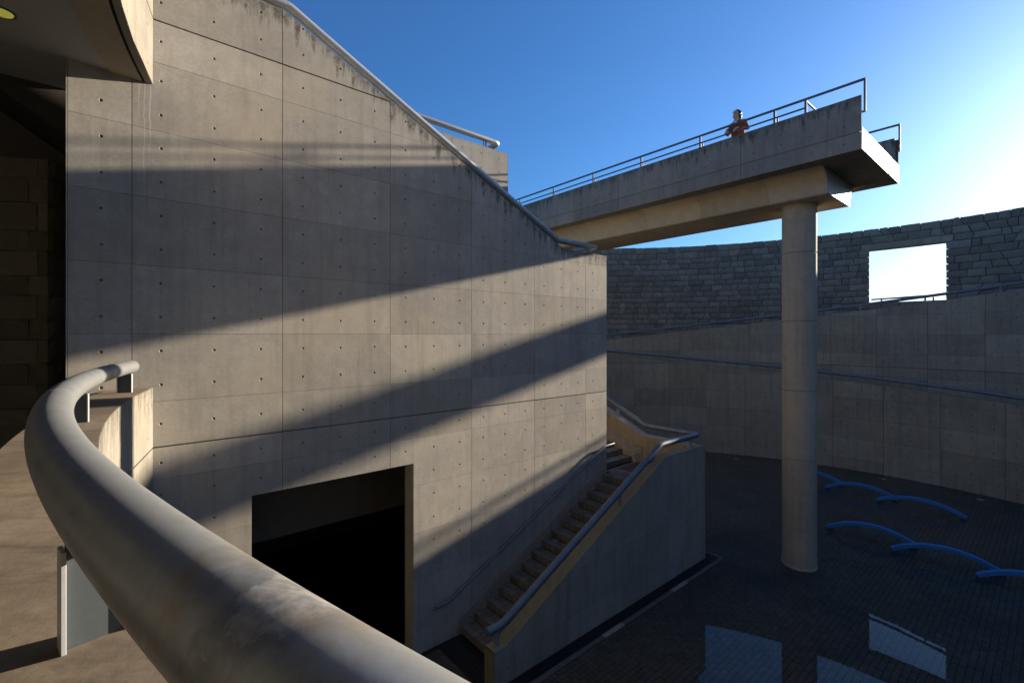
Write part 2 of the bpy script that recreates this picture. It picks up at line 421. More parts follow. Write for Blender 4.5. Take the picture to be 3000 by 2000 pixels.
# ================================================================ THE BIG WALL
SL = .4715
def top_main(u): return max(2.09, min(5.03, 4.99 - SL * (u - 1.92)))
main = wall_thing('concrete_wall', 'tall bare concrete wall with tie holes, sloping top and a wide dark doorway', 'wall')
D0, D1, DT = 1.398, 4.063, -2.395
kx = (4.99 - 5.03) / SL * 1 + 1.92
poly = [(-.57, 0), (D0, 0), (D0, DT + EYE), (D1, DT + EYE), (D1, 0), (9.73, 0), (9.73, 2.075 + EYE), (8.07, 2.075 + EYE), (kx, 5.015 + EYE), (-.57, 5.015 + EYE)]
core = prism('wall_core', poly, .016, .34, M_core, main)
# cap and reveals in clean concrete
prism('wall_coping', [(-.57, 5.016+EYE), (-.57, 5.03+EYE), (kx, 5.03+EYE), (8.07, 2.092+EYE), (9.735, 2.09+EYE), (9.735, 2.076+EYE), (8.067, 2.076+EYE), (kx-.004, 5.016+EYE)], .004, .345, M_wall, main)
box('door_reveal', D0 - .03, D0 + .004, .018, .343, .0, DT + EYE, M_conc, main)
box('door_reveal', D1 - .004, D1 + .03, .018, .343, .0, DT + EYE, M_conc, main)
box('door_reveal', D0, D1, .018, .343, DT + EYE - .004, DT + EYE + .03, M_conc, main)
box('wall_end', -.585, -.571, .0, .345, 0, 5.03 + EYE, M_conc, main)
UJ = [-.57, .03, 1.822, 3.60, 5.375, 7.13, 8.89, 9.73]
def holes_u(u0, u1):
    if u1 - u0 < .7: return [-.268]
    if u0 == 8.89: return [9.165]
    w = (u1 - u0) / 3; return [u0 + w * (k + .5) for k in range(3)]
for u0, u1 in zip(UJ, UJ[1:]):
    for a, b_, hz in rows():
        za, zb = gapz(a, b_)
        if za > top_main(u0): continue
        lim = ((1.92, 4.99 + EYE), (SL, 1.0))
        if u1 > 8.07 and zb > 2.09:
            pcs = [[((8.07, 0), (1, 0)), lim], [((8.07, 0), (-1, 0)), ((0, 2.09 + EYE), (0, 1))]]
        elif zb > top_main(u1): pcs = [[lim]]
        elif za < DT and u0 < D1 and u1 > D0:
            pcs = [[((D0, 0), (1, 0))], [((D1, 0), (-1, 0))], [((D0, 0), (-1, 0)), ((D1, 0), (1, 0)), ((0, DT + EYE), (0, -1))]]
        else: pcs = None
        panel(main, M_wall, u0, u1, za + EYE, zb + EYE, holes_u(u0, u1), [h + EYE for h in hz], pcs)
# return wall at the right end and the mass behind
box('return_wall', 9.40, 9.728, .345, 9.0, 0, 2.06 + EYE, M_conc, main)
bk = wall_thing('concrete_wall', 'short concrete wall end with squared top standing behind the sloping handrail', 'wall')
box('wall_core', -3.0, 8.118, 2.196, 2.50, 2.0, 5.035 + EYE, M_core, bk)
box('wall_end', 8.1185, 8.13, 2.18, 2.504, 2.0, 5.05 + EYE, M_conc, bk)
box('wall_coping', -3.0, 8.118, 2.183, 2.504, 5.036 + EYE, 5.05 + EYE, M_conc, bk)
def map_back(x, y, z): return Vector((x, y + 2.18, z))
for u0, u1 in ((.9, 2.7), (2.7, 4.5), (4.5, 6.3), (6.3, 8.117)):
    for a, b_ in ((4.24, 5.033), (3.34, 4.222), (2.44, 3.34), (1.54, 2.44), (.64, 1.54)):
        w = u1 - u0
        panel(bk, M_conc, u0, u1, a + EYE, b_ + EYE, [u0 + w*(k+.5)/3 for k in range(3)], [a + EYE + .22, a + EYE + .60], mapf=map_back)
ust = wall_thing('staircase', 'tiled upper staircase climbing between the two parallel concrete walls', 'stairs')
for k in range(17):
    u1 = 8.1 - .36 * k; z1 = EYE + .75 + .165 * k
    box('step', u1 - .36, u1 + (.002 if k else 1.3), .36, 2.17, z1 - .6, z1, M_tread, ust)
# lobby behind the doorway
lob = tag(link(bpy.data.objects.new('lobby', None)), kind='structure'); lob.location = FRAME0; lob.rotation_euler = (0, 0, ANG)
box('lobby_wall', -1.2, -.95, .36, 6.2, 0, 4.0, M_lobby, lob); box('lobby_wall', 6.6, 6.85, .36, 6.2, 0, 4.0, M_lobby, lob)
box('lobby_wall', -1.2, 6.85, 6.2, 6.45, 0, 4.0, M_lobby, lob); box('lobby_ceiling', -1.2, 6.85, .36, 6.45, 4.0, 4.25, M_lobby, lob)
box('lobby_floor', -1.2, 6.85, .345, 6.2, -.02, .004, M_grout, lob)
cb = wall_thing('concrete_block', 'pale slanting concrete stair block inside the dark doorway', 'block')
prism_x('block', [(2.0, 2.55), (4.4, 3.62), (4.4, 3.15), (2.55, 2.1), (2.0, 2.1)], -.94, -.45, M_conc, cb, .01)

# ================================================================ STAIRCASE BESIDE THE WALL
stair = wall_thing('staircase', 'tiled concrete staircase rising along the big wall to a landing', 'stairs')
RISE, RUN, US, SW = .155, .3175, 5.12, 1.345
tile_cache = {}
def tile_mesh(w, d, h, key, mat):
    k = (round(w, 4), round(d, 4), h, key)
    if k not in tile_cache:
        bm = bmesh.new(); bm_box(bm, 0, w, 0, d, 0, h, .004)
        bmesh.ops.recalc_face_normals(bm, faces=bm.faces)
        me = bpy.data.meshes.new(key); bm.to_mesh(me); bm.free(); me.materials.append(mat)
        at = me.attributes.new('tone', 'FLOAT', 'POINT'); t = random.random(); at.data.foreach_set('value', [t] * len(me.vertices))
        tile_cache[k] = me
    return tile_cache[k]
def tile_var(w, d, h, key, mat): return tile_mesh(w, d, h, key, mat) if False else tile_mesh(w, d, h + .0001 * random.randint(0, 7), key, mat)
NC = 9; TW = SW / NC
for k in range(1, 16):
    u0 = US + RUN * (k - 1); z = RISE * k
    last = k == 15
    s = box('step', u0 + .012, (u0 + RUN + .01) if not last else 11.60, -SW - .004, -.003 if not last else .22, 0 if k < 3 else z - .5, z - .012, M_treadcore, stair)
    for c in range(NC):
        y = -SW + c * TW + .002
        for r_ in range(2):
            o = bpy.data.objects.new('tread_tile', tile_var(RUN/2 - .009, TW - .010, .012, 'tread_tile', M_tread)); link(o, s)
            o.location = (u0 + .001 + r_ * RUN/2, y, z - .012)
        o = bpy.data.objects.new('riser_tile', tile_var(.0118, TW - .010, RISE - .020, 'riser_tile', M_tread)); link(o, s)
        o.location = (u0 + .0, y, z - RISE + .003)
    if last:                                          # landing paving beyond the last tread
        mat_ = box('landing_mat', 10.35, 11.25, -1.30, .10, z - .010, z + .004, M_mat, s)
        for iu in range(12):
            for c in range(10):
                uu = u0 + RUN + .006 + iu * .152; y = -SW + c * .154 + .002
                if uu > 10.2 and uu < 11.25 and y < .02: continue
                if uu + .147 > 11.6: continue
                o = bpy.data.objects.new('landing_tile', tile_var(.143, .145, .012, 'landing_tile', M_tread)); link(o, s); o.location = (uu, y, z - .012)
for k in range(1, 9):                                 # the flight that turns the corner
    y0 = .25 + .32 * (k - 1); z = RISE * (15 + k)
    s = box('step', 9.735, 11.2, y0 + .012, y0 + .335, z - .5, z - .012, M_treadcore, stair)
    for c in range(9):
        for r_ in range(2):
            o = bpy.data.objects.new('tread_tile', tile_var(.153, .151, .012, 'upper_tread', M_tread)); link(o, s); o.location = (9.74 + c * .1615, y0 + .001 + r_ * .16, z - .012)
        o = bpy.data.objects.new('riser_tile', tile_var(.152, .0118, RISE - .020, 'upper_riser', M_tread)); link(o, s); o.location = (9.74 + c * .1615, y0, z - RISE + .003)
prism_x('stringer', [(.10, 2.32), (.22, 2.52), (2.85, 3.80), (2.85, 2.3), (.10, 2.2)], 11.203, 11.61, M_inner, stair)
prism('skirting', [(5.0, .0), (5.06, .30), (9.45, 2.47), (9.725, 2.47), (9.725, 2.30), (9.58, 2.30), (5.14, .12), (5.14, 0)], -.010, .0, M_parapet, stair)

par = wall_thing('stair_parapet', 'solid concrete parapet of the staircase, turning the corner at the landing', 'parapet')
def top_par(u): return max(.645, min(3.03, .645 + .4798 * (u - 4.97)))
front = [(4.715, 0), (11.885, 0), (11.885, 3.015), (9.94, 3.015), (4.976, .63), (4.715, .63)]
prism('parapet_core', front, -1.594, -1.35, M_core, par)
prism('parapet_core', [(4.70, 0), (4.714, 0), (4.714, .645), (4.70, .645)], -1.612, -1.35, M_yellow, par)
prism('parapet_top', [(4.70, .631), (4.70, .645), (4.97, .645), (9.935, 3.03), (11.9, 3.03), (11.9, 3.016), (9.938, 3.016), (4.974, .631)], -1.609, -1.345, M_yellow, par)
box('inner_face', 9.6, 11.62, -1.352, -1.342, 2.31, 3.015, M_inner, par)
def mapq(q): return lambda x, y, z: Vector((x, y - q, z))
PJ = [4.72, 6.5, 8.28, 10.08, 11.885]
for u0, u1 in zip(PJ, PJ[1:]):
    for a, b_ in ((0, .5), (.5, 1.4), (1.4, 2.29), (2.29, 3.013)):
        lim = ((4.976, .632), (-.4798, 1.0))
        if u0 < 5: pcs = [[((4.976, 0), (1, 0)), ((0, .63), (0, 1))], [((4.976, 0), (-1, 0)), lim]]
        elif b_ > top_par(u0) - .03: pcs = [[lim]]
        else: pcs = None
        w = u1 - u0
        panel(par, M_parapet, u0, u1, a, b_, [u0 + w*(k+.5)/3 for k in range(3)], [a + .25] if b_ - a < .6 else [a + .22, a + .67], pcs, mapf=mapq(1.61))
# right arm, running back along the upper flight
ps = .45
def side_poly(off): return [(-1.344, 0), (-1.344, 3.03 - off), (.2, 3.03 - off), (2.85, 3.03 + ps*2.65 - off), (2.85, 0)]
prism_x('parapet_core', side_poly(.014), 11.64, 11.885, M_parapet, par)
prism_x('inner_face', side_poly(.012)[:0] + [(-1.342, 2.31), (-1.342, 3.018), (.2, 3.018), (2.85, 3.018 + ps*2.65), (2.85, 2.31)], 11.62, 11.639, M_inner, par)
prism_x('parapet_top', [(-1.344, 3.017), (-1.344, 3.031), (.2, 3.031), (2.85, 3.031+ps*2.65), (2.85, 3.017+ps*2.65), (.2, 3.017)], 11.615, 11.9, M_conc, par)
for y0, y1 in ((-1.59, .2), (.2, 2.0)):
    for a, b_ in ((0, .5), (.5, 1.4), (1.4, 2.29), (2.29, 3.01)):
        panel(par, M_parapet, y0, y1, a, b_, [y0 + (y1-y0)*(k+.5)/3 for k in range(3)], [a + .25] if b_ - a < .6 else [a + .22, a + .67], mapf=lambda x, y, z: Vector((11.90 - y, x, z)))
sl = wall_thing('step_light', 'small square recessed step light in the ochre landing wall', 'light')
bm = bmesh.new()
for a in ((.17, .40, 2.46, 2.485), (.17, .40, 2.675, 2.70), (.17, .195, 2.485, 2.675), (.375, .40, 2.485, 2.675)): bm_box(bm, 11.606, 11.622, a[0], a[1], a[2], a[3])
bmobj('frame', bm, M_bluegrey, sl)
box('lens', 11.612, 11.62, .196, .374, 2.486, 2.674, M_glassy, sl); box('louvre', 11.603, 11.612, .196, .374, 2.575, 2.592, M_bluegrey, sl)

# ================================================================ PIPE HANDRAILS
PR = .072
def pipe_posts(root, pts, mat=M_steel, w=.075, d=.012):
    """little I posts: (x, y, z0, z1, angle)"""
    for x, y, z0, z1, a in pts:
        bm = bmesh.new()
        bm_box(bm, -w/2, w/2, -d/2, d/2, 0, z1 - z0)
        bm_box(bm, -w/2 - .008, -w/2, -.03, .03, 0, z1 - z0); bm_box(bm, w/2, w/2 + .008, -.03, .03, 0, z1 - z0)
        o = bmobj('post', bm, mat, root); o.location = (x, y, z0); o.rotation_euler = (0, 0, a)
hr = wall_thing('handrail', 'thick grey pipe handrail running down the sloping top of the big wall', 'handrail')
ym = .15
tube('pipe', round_path([(-.5, ym, 5.215+EYE), (1.95, ym, 5.205+EYE), (8.04, ym, 2.305+EYE), (9.45, ym, 2.30+EYE), (9.45, .95, 2.30+EYE)], .05, 4), PR, M_steel, hr, 18, cap=.5)
pipe_posts(hr, [(.2, ym, 5.02+EYE, 5.18+EYE, 0), (3.62, ym, top_main(3.62)+EYE-.06, 4.41+EYE-.06, 0), (6.75, ym, top_main(6.75)+EYE-.06, 2.92+EYE-.06, 0), (9.15, ym, 2.08+EYE, 2.26+EYE, 0)])
hr2 = wall_thing('handrail', 'thick grey pipe handrail on the squared wall end behind the slope', 'handrail')
tube('pipe', round_path([(1.0, 2.34, 5.34+EYE), (7.93, 2.34, 5.335+EYE), (7.93, 3.2, 5.335+EYE)], .15, 7), PR, M_steel, hr2, 18, cap=.5)
pipe_posts(hr2, [(3.5, 2.34, 5.04+EYE, 5.30+EYE, 0), (7.45, 2.34, 5.04+EYE, 5.30+EYE, 0)])
hr3 = wall_thing('handrail', 'blue grey pipe handrail on the staircase parapet, bending round the landing corner', 'handrail')
qc = -1.475; xr = 11.76
tube('pipe', round_path([(4.66, qc, .955), (4.99, qc, .955), (9.93, qc, 3.31), (xr, qc, 3.31), (xr, .18, 3.31), (xr, 2.9, 3.31 + .45*2.72)], .13, 7), PR, M_bluegrey, hr3, 18, cap=.15)
pipe_posts(hr3, [(4.86, qc, .64, .92, 0), (8.3, qc, top_par(8.3)-.05, 2.50, 0), (11.3, qc, 3.02, 3.28, 0), (xr, -1.05, 3.02, 3.28, R(90)), (xr, 1.15, 3.42, 3.72, R(90))])
hr4 = wall_thing('wall_handrail', 'slim grey handrail fixed along the big wall above the stair treads', 'handrail')
tube('pipe', round_path([(4.50, -.085, .80), (4.78, -.085, .81), (9.52, -.085, 3.08), (9.95, -.085, 3.10)], .06, 5), .025, M_bluegrey, hr4, 10, cap=.4)
for u in (4.62, 6.4, 8.1, 9.4):
    zz = .81 if u < 4.8 else .81 + (u - 4.78) * .479
    tube('bracket', [(u, .004, zz - .07), (u, -.05, zz - .07), (u, -.085, zz - .015)], .008, M_bluegrey, hr4, 6)

# ================================================================ FOOTBRIDGE
br = wall_thing('footbridge', 'high concrete footbridge with solid parapets ending in mid air on a round column', 'bridge')
B0, B1, BE, BF = 11.82, 15.30, -5.05, 15.0           # u range; y of the free end and of the far end
zs, zg, zt = 3.91 + EYE, 4.27 + EYE, 5.05 + EYE
box('deck', B0 + .016, B1 - .016, BE + .006, BF, zs + .002, zg, M_bridge, br)
for x0, x1 in ((B0 + .016, B0 + .20), (B1 - .20, B1 - .016)):
    box('parapet', x0, x1, BE + .05, BF, zg + .004, zt, M_bridge, br)
box('deck_end', B0 + .004, B1 - .004, BE - .006, BE + .0055, zs, zg + .10, M_end, br)
box('soffit_edge', B0 + .001, B0 + .015, BE, BF, zs - .001, zs + .02, M_bridge, br)
# panels: parapet face and deck edge, both sides outward
for (uf, sgn) in ((B0, 1), (B1, -1)):
    for i in range(12):
        y0 = BE + (0 if i == 0 else .62 + 1.87 * (i - 1)); y1 = BE + .62 + 1.87 * i
        if i == 0: y0 = BE
        if y1 > BF: break
        w = y1 - y0; hs = [y0 + .31] if i == 0 else [y0 + w*(k+.5)/3 for k in range(3)]
        mp = (lambda x, y, z, uf=uf: Vector((uf + y, x, z))) if sgn > 0 else (lambda x, y, z, uf=uf: Vector((uf - y, x, z)))
        panel(br, M_bridge, y0, y1, zg + .014, zt, hs, [zg + .20, zg + .60], mapf=mp)
        panel(br, M_bridge, y0, y1, zs, zg, hs, [zs + .17], mapf=mp)
# cove shaped beam under the deck
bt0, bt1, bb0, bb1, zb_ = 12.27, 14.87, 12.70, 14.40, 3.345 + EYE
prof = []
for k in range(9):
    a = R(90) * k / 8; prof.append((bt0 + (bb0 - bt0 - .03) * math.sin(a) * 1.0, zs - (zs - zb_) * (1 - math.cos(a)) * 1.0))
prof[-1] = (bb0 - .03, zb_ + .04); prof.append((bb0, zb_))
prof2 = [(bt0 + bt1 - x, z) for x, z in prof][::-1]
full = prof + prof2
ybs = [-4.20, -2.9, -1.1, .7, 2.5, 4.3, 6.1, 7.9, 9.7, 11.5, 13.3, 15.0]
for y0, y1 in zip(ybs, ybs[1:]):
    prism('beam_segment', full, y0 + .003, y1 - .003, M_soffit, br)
prism('beam_end', [((x-13.57)*.995+13.57, z + .002) for x, z in full], -4.21, -4.198, M_end, br)
prism('beam_core', [((x-13.57)*.97+13.57, z + .02) for x, z in full], -4.15, 15, M_core, br)
# far abutment, out of sight behind the big wall
box('abutment', B0 + .1, B1 - .1, 15.0, 17.0, 0, zt, M_conc, br)

def bridge_rail(u, far, label):
    t = wall_thing('bridge_railing', label, 'railing')
    zt_, zl = 5.40 + EYE, 5.205 + EYE
    def bar(nm, p, q, s): 
        d = Vector(q) - Vector(p); L = d.length
        bm = bmesh.new(); bm_box(bm, 0, L, -s[0]/2, s[0]/2, -s[1]/2, s[1]/2, .004); o = bmobj(nm, bm, M_dark, t)
        o.location = p; o.rotation_euler = d.to_track_quat('X', 'Z').to_euler(); return o
    bar('top_bar', (u, far, zt_), (u, BE - .05, zt_), (.045, .045))
    bar('end_bar', (u, BE - .05 + .018, zt_ - .023), (u, BE - .05 + .018, zt - .33), (.04, .036))
    bar('end_hook', (u, BE - .05, zt - .33), (u, BE + .06, zt - .33), (.04, .036))
    ps_ = [-3.32 + 1.87 * k for k in range(int((far + 3.4) / 1.87) + 1)]
    bar('lower_bar', (u, far, zl), (u, -3.98, zl), (.032, .034))
    for y in ps_ + [-3.98]:
        bar('post', (u, y, zt - .01), (u, y, zt_ - .022), (.05, .035))
        if y != -3.98: bar('stub_post', (u, y + .12 - .19, zt - .01), (u, y + .12 - .19, zl - .017), (.03, .03))
    return t
bridge_rail(B0 + .10, 14.9, 'dark steel railing on the parapet that the person looks over')
bridge_rail(B1 - .10, 14.9, 'dark steel railing on the far parapet of the footbridge')
gt = wall_thing('bridge_barrier', 'steel barrier across the free end of the footbridge', 'barrier')
for z in (5.36, 5.0): box('bar', B0 + .13, B1 - .13, -4.0, -3.965, EYE + z - .02, EYE + z + .02, M_dark, gt)
for u in (12.6, 13.56, 14.5): box('post', u - .02, u + .02, -4.0, -3.965, zg - .002, EYE + 5.34, M_dark, gt)

# ================================================================ COLUMN
colp = W(13.42, 3.36)
cl = thing('column', 'single round concrete column carrying the footbridge', 'column', colp)
cz = [.09, 1.0, 2.8, 4.56, 6.34, 8.1, zb_ + .005]
def drum(name, r, z0, z1, parent, mat, bev=.015, n=56, seam=True):
    prof = [(r - bev, z0), (r, z0 + bev), (r, z1 - bev), (r - bev, z1)]; vv = []; ff = []
    offs = [0.0]*n
    for (rr, z) in prof:
        for k in range(n):
            a = 2*math.pi*k/n
            e = -.011 if (seam and k in (0, n//2)) else 0
            vv.append(((rr+e)*math.cos(a), (rr+e)*math.sin(a), z))
    for i in range(3):
        for k in range(n): ff.append((i*n+k, i*n+(k+1) % n, (i+1)*n+(k+1) % n, (i+1)*n+k))
    ff.append(tuple(range(n-1, -1, -1))); ff.append(tuple(range(3*n, 4*n)))
    o = mesh(name, vv, ff, mat, parent, True); o.data.set_sharp_from_angle(angle=R(30))
    return o
for z0, z1 in zip(cz, cz[1:]):
    o = drum('drum', .392, z0 + .002, z1 - .002, cl, M_column); o.rotation_euler = (0, 0, R(-126))
drum('plinth', .405, .0, .089, cl, M_column, .012, seam=False)

# ================================================================ RAMP WALLS AND STONE WALL ROUND THE COURT
def low_top(a): return EYE - 1.115 - .02096 * (a + 3)
def up_top(a): return min(EYE + 4.6, EYE - .31 + .0327 * (a + .9))
r1 = tag(thing('ramp_wall', 'curved concrete ramp wall standing on the dark tiled court floor', 'wall'))
RA, RB = 13.70, 15.9
A0, A1 = -38, 150
ring_solid('wall_core', C2, RA + .03, RA + .30, A0, A1, -.01, lambda a: low_top(a) - .012, M_core, r1)
ring_solid('wall_coping', C2, RA + .006, RA + .305, A0, A1, lambda a: low_top(a) - .011, lambda a: low_top(a) + .002, M_ring, r1)
ring_solid('wall_face', C2, RA + .0, RA + .029, 78, A1, -.01, lambda a: low_top(a) - .013, M_ring, r1)
def ring_map(c, r): return lambda x, y, z: Vector((*ring_pt(c, r + y, math.degrees(x / r)), z))
def ring_panels(root, mat, c, r, a0, a1, zlo, topf, slope_deg, width=1.8, base=None):
    s0, s1 = R(a0) * r, R(a1) * r; n = int(round((s1 - s0) / width)); w = (s1 - s0) / n
    ms = slope_deg / R(1) / r                          # z per metre of arc
    for i in range(n):
        u0, u1 = s0 + w*i, s0 + w*(i+1); tz = topf(math.degrees(u0 / r)) - .013
        tmax = max(tz, tz + ms*w)
        for a, b_, hz in rows(zlo, 9):
            za, zb = gapz(a, b_)
            if za + EYE > tmax - .02: continue
            pcs = [[((u0, tz), (-ms, 1.0))]] if zb + EYE > min(tz, tz + ms*w) else None
            panel(root, mat, u0, u1, za + EYE, zb + EYE, [u0 + w*(k+.5)/3 for k in range(3)], [h + EYE for h in hz], pcs, mapf=ring_map(c, r), depth=.035, gap=.007, gz=.004, hr=.032, jitter=.003)
ring_panels(r1, M_ring, C2, RA, -12, 78, -9, low_top, -.02096)
r2 = thing('ramp_wall', 'curved concrete ramp wall with top edge rising below the square window', 'wall')
ring_solid('wall_core', C2, RB + .03, RB + .30, A0, A1, 2.0, lambda a: up_top(a) - .012, M_core, r2)
ring_solid('wall_coping', C2, RB + .006, RB + .305, A0, A1, lambda a: up_top(a) - .011, lambda a: up_top(a) + .002, M_ring, r2)
ring_panels(r2, M_ring, C2, RB, -12, 78, -2.9, up_top, .0327)
ring_solid('wall_face', C2, RB, RB + .029, 78, A1, 2.0, lambda a: up_top(a) - .013, M_ring, r2)
rmp = tag(ring_solid('ramp', C2, RA + .30, RB + .03, A0, A1, 0, lambda a: low_top(a) - .95, M_walk), kind='structure')
rmp2 = tag(ring_solid('ramp', C2, RB + .30, 18.0, A0, A1, 0, lambda a: up_top(a) - .95, M_walk), kind='structure')
for (topf, rr, lab, nm) in ((low_top, RA + .15, 'grey pipe handrail sloping down along the lower curved ramp wall', 1), (up_top, RB + .15, 'grey pipe handrail climbing along the upper curved ramp wall', 2)):
    t = thing('handrail', lab, 'handrail')
    pts = [(*ring_pt(C2, rr, a), topf(a) + .27) for a in np.arange(-20, 100.1, 1.25)]
    tube('pipe', pts, .068, M_bluegrey, t, 10, cap=.3)
    for a in np.arange(-14.5, 99, 9.6 if nm == 1 else 8.3):
        p = ring_pt(C2, rr, a); pipe_posts(t, [(p.x, p.y, topf(a) - .01, topf(a) + .25, R(90 - a))], M_bluegrey)

RS, ST, SB = 18.0, 5.35 + EYE, EYE - 1.6              # stone wall radius, top, bottom
WA0, WA1, WZ0, WZ1 = 44.1, 53.1, EYE + 1.62, EYE + 4.30
sw = thing('stone_wall', 'high curved granite block wall with one rectangular window opening to the sky', 'wall')
core_in = RS + .06
ring_solid('wall_core', C2, core_in, RS + .55, A0, WA0 - .25, SB, ST - .06, M_mortar, sw)
ring_solid('wall_core', C2, core_in, RS + .55, WA1 + .25, A1, SB, ST - .06, M_mortar, sw)
ring_solid('wall_core', C2, core_in + .001, RS + .549, WA0 - .25, WA1 + .25, SB, WZ0, M_mortar, sw)
ring_solid('wall_core', C2, core_in + .001, RS + .549, WA0 - .25, WA1 + .25, WZ1 + .01, ST - .06, M_mortar, sw)
for i, (a, b_) in enumerate(((WA0 - 1.1, WA0 + 2.6), (WA0 + 2.63, WA0 + 6.4), (WA0 + 6.43, WA1 + .8))):
    ring_solid('lintel', C2, RS - .012 - .004*i, RS + .58, a, b_, WZ1 + .002*i, WZ1 + .298 + .003*i, M_ring, sw, 1.0)

def stone_bm(corners, mapf, tone, depth=.09, rough=.030, nu=4, nv=3, inset=.008):
    """rock faced block from four (s, z) corners; its face bulges unevenly out of the wall"""
    bm = bmesh.new(); G = []
    (s0, z0), (s1, z1), (s2, z2), (s3, z3) = corners
    for j in range(nv + 1):
        row = []
        for i in range(nu + 1):
            a, b_ = i / nu, j / nv
            s = (s0*(1-a) + s1*a)*(1-b_) + (s3*(1-a) + s2*a)*b_; z = (z0*(1-a) + z1*a)*(1-b_) + (z3*(1-a) + z2*a)*b_
            edge = i in (0, nu) or j in (0, nv)
            y = random.uniform(-.004, .006) if edge else -random.uniform(rough * .45, rough)
            s += random.uniform(-.006, .006); z += random.uniform(-.006, .006)
            row.append((s, y, z))
        G.append(row)
    V = [[bm.verts.new(mapf(*p)) for p in row] for row in G]
    for j in range(nv):
        for i in range(nu): bm.faces.new([V[j][i], V[j][i+1], V[j+1][i+1], V[j+1][i]])
    ring = [(0, i) for i in range(nu)] + [(j, nu) for j in range(nv)] + [(nv, i) for i in range(nu, 0, -1)] + [(j, 0) for j in range(nv, 0, -1)]
    back = [bm.verts.new(mapf(G[j][i][0], depth, G[j][i][2])) for j, i in ring]
    n = len(ring)
    for k in range(n):
        a, b_ = ring[k], ring[(k+1) % n]
        bm.faces.new([V[a[0]][a[1]], back[k], back[(k+1) % n], V[b_[0]][b_[1]]])
    lay = bm.verts.layers.float.new('tone')
    for v in bm.verts: v[lay] = tone
    bmesh.ops.recalc_face_normals(bm, faces=bm.faces)
    return bm
courses = []
for lo_, hi_, n_ in ((SB, WZ0, 10), (WZ0, WZ1, 8), (WZ1, WZ1 + .31, 1), (WZ1 + .31, ST, 2)):
    cut = [lo_] + sorted(lo_ + (hi_ - lo_) * (k + random.uniform(-.12, .12)) / n_ for k in range(1, n_)) + [hi_]
    courses += list(zip(cut, cut[1:]))
smap = ring_map(C2, RS); stones = []
SA0, SA1 = R(-14) * RS, R(80) * RS
for ci, (z0, z1) in enumerate(courses):
    spans = [(SA0, SA1)]
    if z1 > WZ0 + .05 and z0 < WZ1 - .01: spans = [(SA0, R(WA0)*RS), (R(WA1)*RS, SA1)]
    elif abs(z0 - WZ1) < .01: spans = [(SA0, R(WA0 - 1.15)*RS), (R(WA1 + .85)*RS, SA1)]
    for a, b_ in spans:
        s = a + random.uniform(0, .3) * 0; sk0 = 0.0; first = True
        while s < b_ - .01:
            w = random.choice((.32, .42, .5, .58, .66, .8)) * random.uniform(.9, 1.1)
            e = s + w
            if e > b_ - .25: e = b_
            sk1 = 0 if e == b_ else random.choice((0, 0, 0, .03, -.03, .07, -.07, .05))
            zz1 = z1 + (random.uniform(-.014, .014) if ci == len(courses) - 1 else 0)
            g_ = .013
            cor = [(s + sk0 + g_, z0 + g_), (e + sk1 - g_, z0 + g_), (e - sk1 - g_, zz1 - g_), (s - sk0 + g_, zz1 - g_)]
            c = ((s + e) / 2, (z0 + z1) / 2); p = ring_pt(C2, RS, math.degrees(c[0] / RS))
            px = 1500 + p.x / p.y * 1340 if p.y > 1 else 9e9; py = 980 - (c[1] - EYE) / max(p.y, .1) * 1340
            vis = 1790 < px < 2990 and not (2285 < px < 2389) and c[1] > up_top(math.degrees(c[0] / RS)) - .05 * p.y + .9
            stones.append((vis * (e - s) * (z1 - z0) / max(p.y, 1)**2, cor))
            s = e; sk0 = sk1
stones.sort(key=lambda t: -t[0])
for k, (ar, cor) in enumerate(stones[:300]):
    bmobj('stone', stone_bm(cor, smap, random.random()), M_stone, sw)
rest = bmesh.new()
tm = bpy.data.meshes.new('tmp')
for ar, cor in stones[300:]:
    bm = stone_bm(cor, smap, random.random(), nu=3, nv=2); bm.to_mesh(tm); rest.from_mesh(tm); bm.free()
bpy.data.meshes.remove(tm)
o = bmobj('stones', rest, M_stone, sw); tag(o, kind='stuff')
gr = thing('handrail', 'thin dark guard rail crossing the bottom of the stone window', 'handrail')
tube('bar', [(*ring_pt(C2, RS + .3, a), WZ0 + .17 + .012 * (a - WA0)) for a in np.arange(WA0 + .1, WA1, .9)], .04, M_dark, gr, 8)
for a in (WA0 + 1.4, WA1 - 1.5): 
    p = ring_pt(C2, RS + .3, a); pipe_posts(gr, [(p.x, p.y, WZ0 - .01, WZ0 + .16, R(90 - a))], M_dark, .05)

# ================================================================ BALCONY IN FRONT
def c1p(r, a): return ring_pt(C1, r, a)
RI, RO, CZ = 14.48, 14.93, EYE - .70                 # void side, walkway side, coping height
def wall_angle(r):                                    # where the arc meets the big wall
    lo, hi = -125.0, -105.0
    for _ in range(50):
        m_ = (lo + hi) / 2; p = c1p(r, m_); q = WALL_DIST + st * p.x - ct * p.y
        if q > 0: lo = m_
        else: hi = m_
    return lo
aw_i, aw_o = wall_angle(RI), wall_angle(RO)
AE = -178.0
bp = thing('balcony_parapet', 'curved concrete balcony parapet with brown weathered coping beside the big wall', 'parapet')
def bal_solid(name, r0, r1, z0, z1, mat, parent, a1=AE, off=.0):
    a0i, a0o = wall_angle(r0) - off, wall_angle(r1) - off; n = 60; vv = []; ff = []
    for k in range(n + 1):
        t = k / n; p, q = c1p(r0, a0i + (a1 - a0i)*t), c1p(r1, a0o + (a1 - a0o)*t)
        vv += [(*p, z0), (*q, z0), (*q, z1), (*p, z1)]
        if k < n:
            i = 4*k
            for s in range(4): ff.append((i+s, i+(s+1) % 4, i+4+(s+1) % 4, i+4+s))
    ff += [(3, 2, 1, 0), (4*n, 4*n+1, 4*n+2, 4*n+3)]
    return mesh(name, vv, ff, mat, parent)
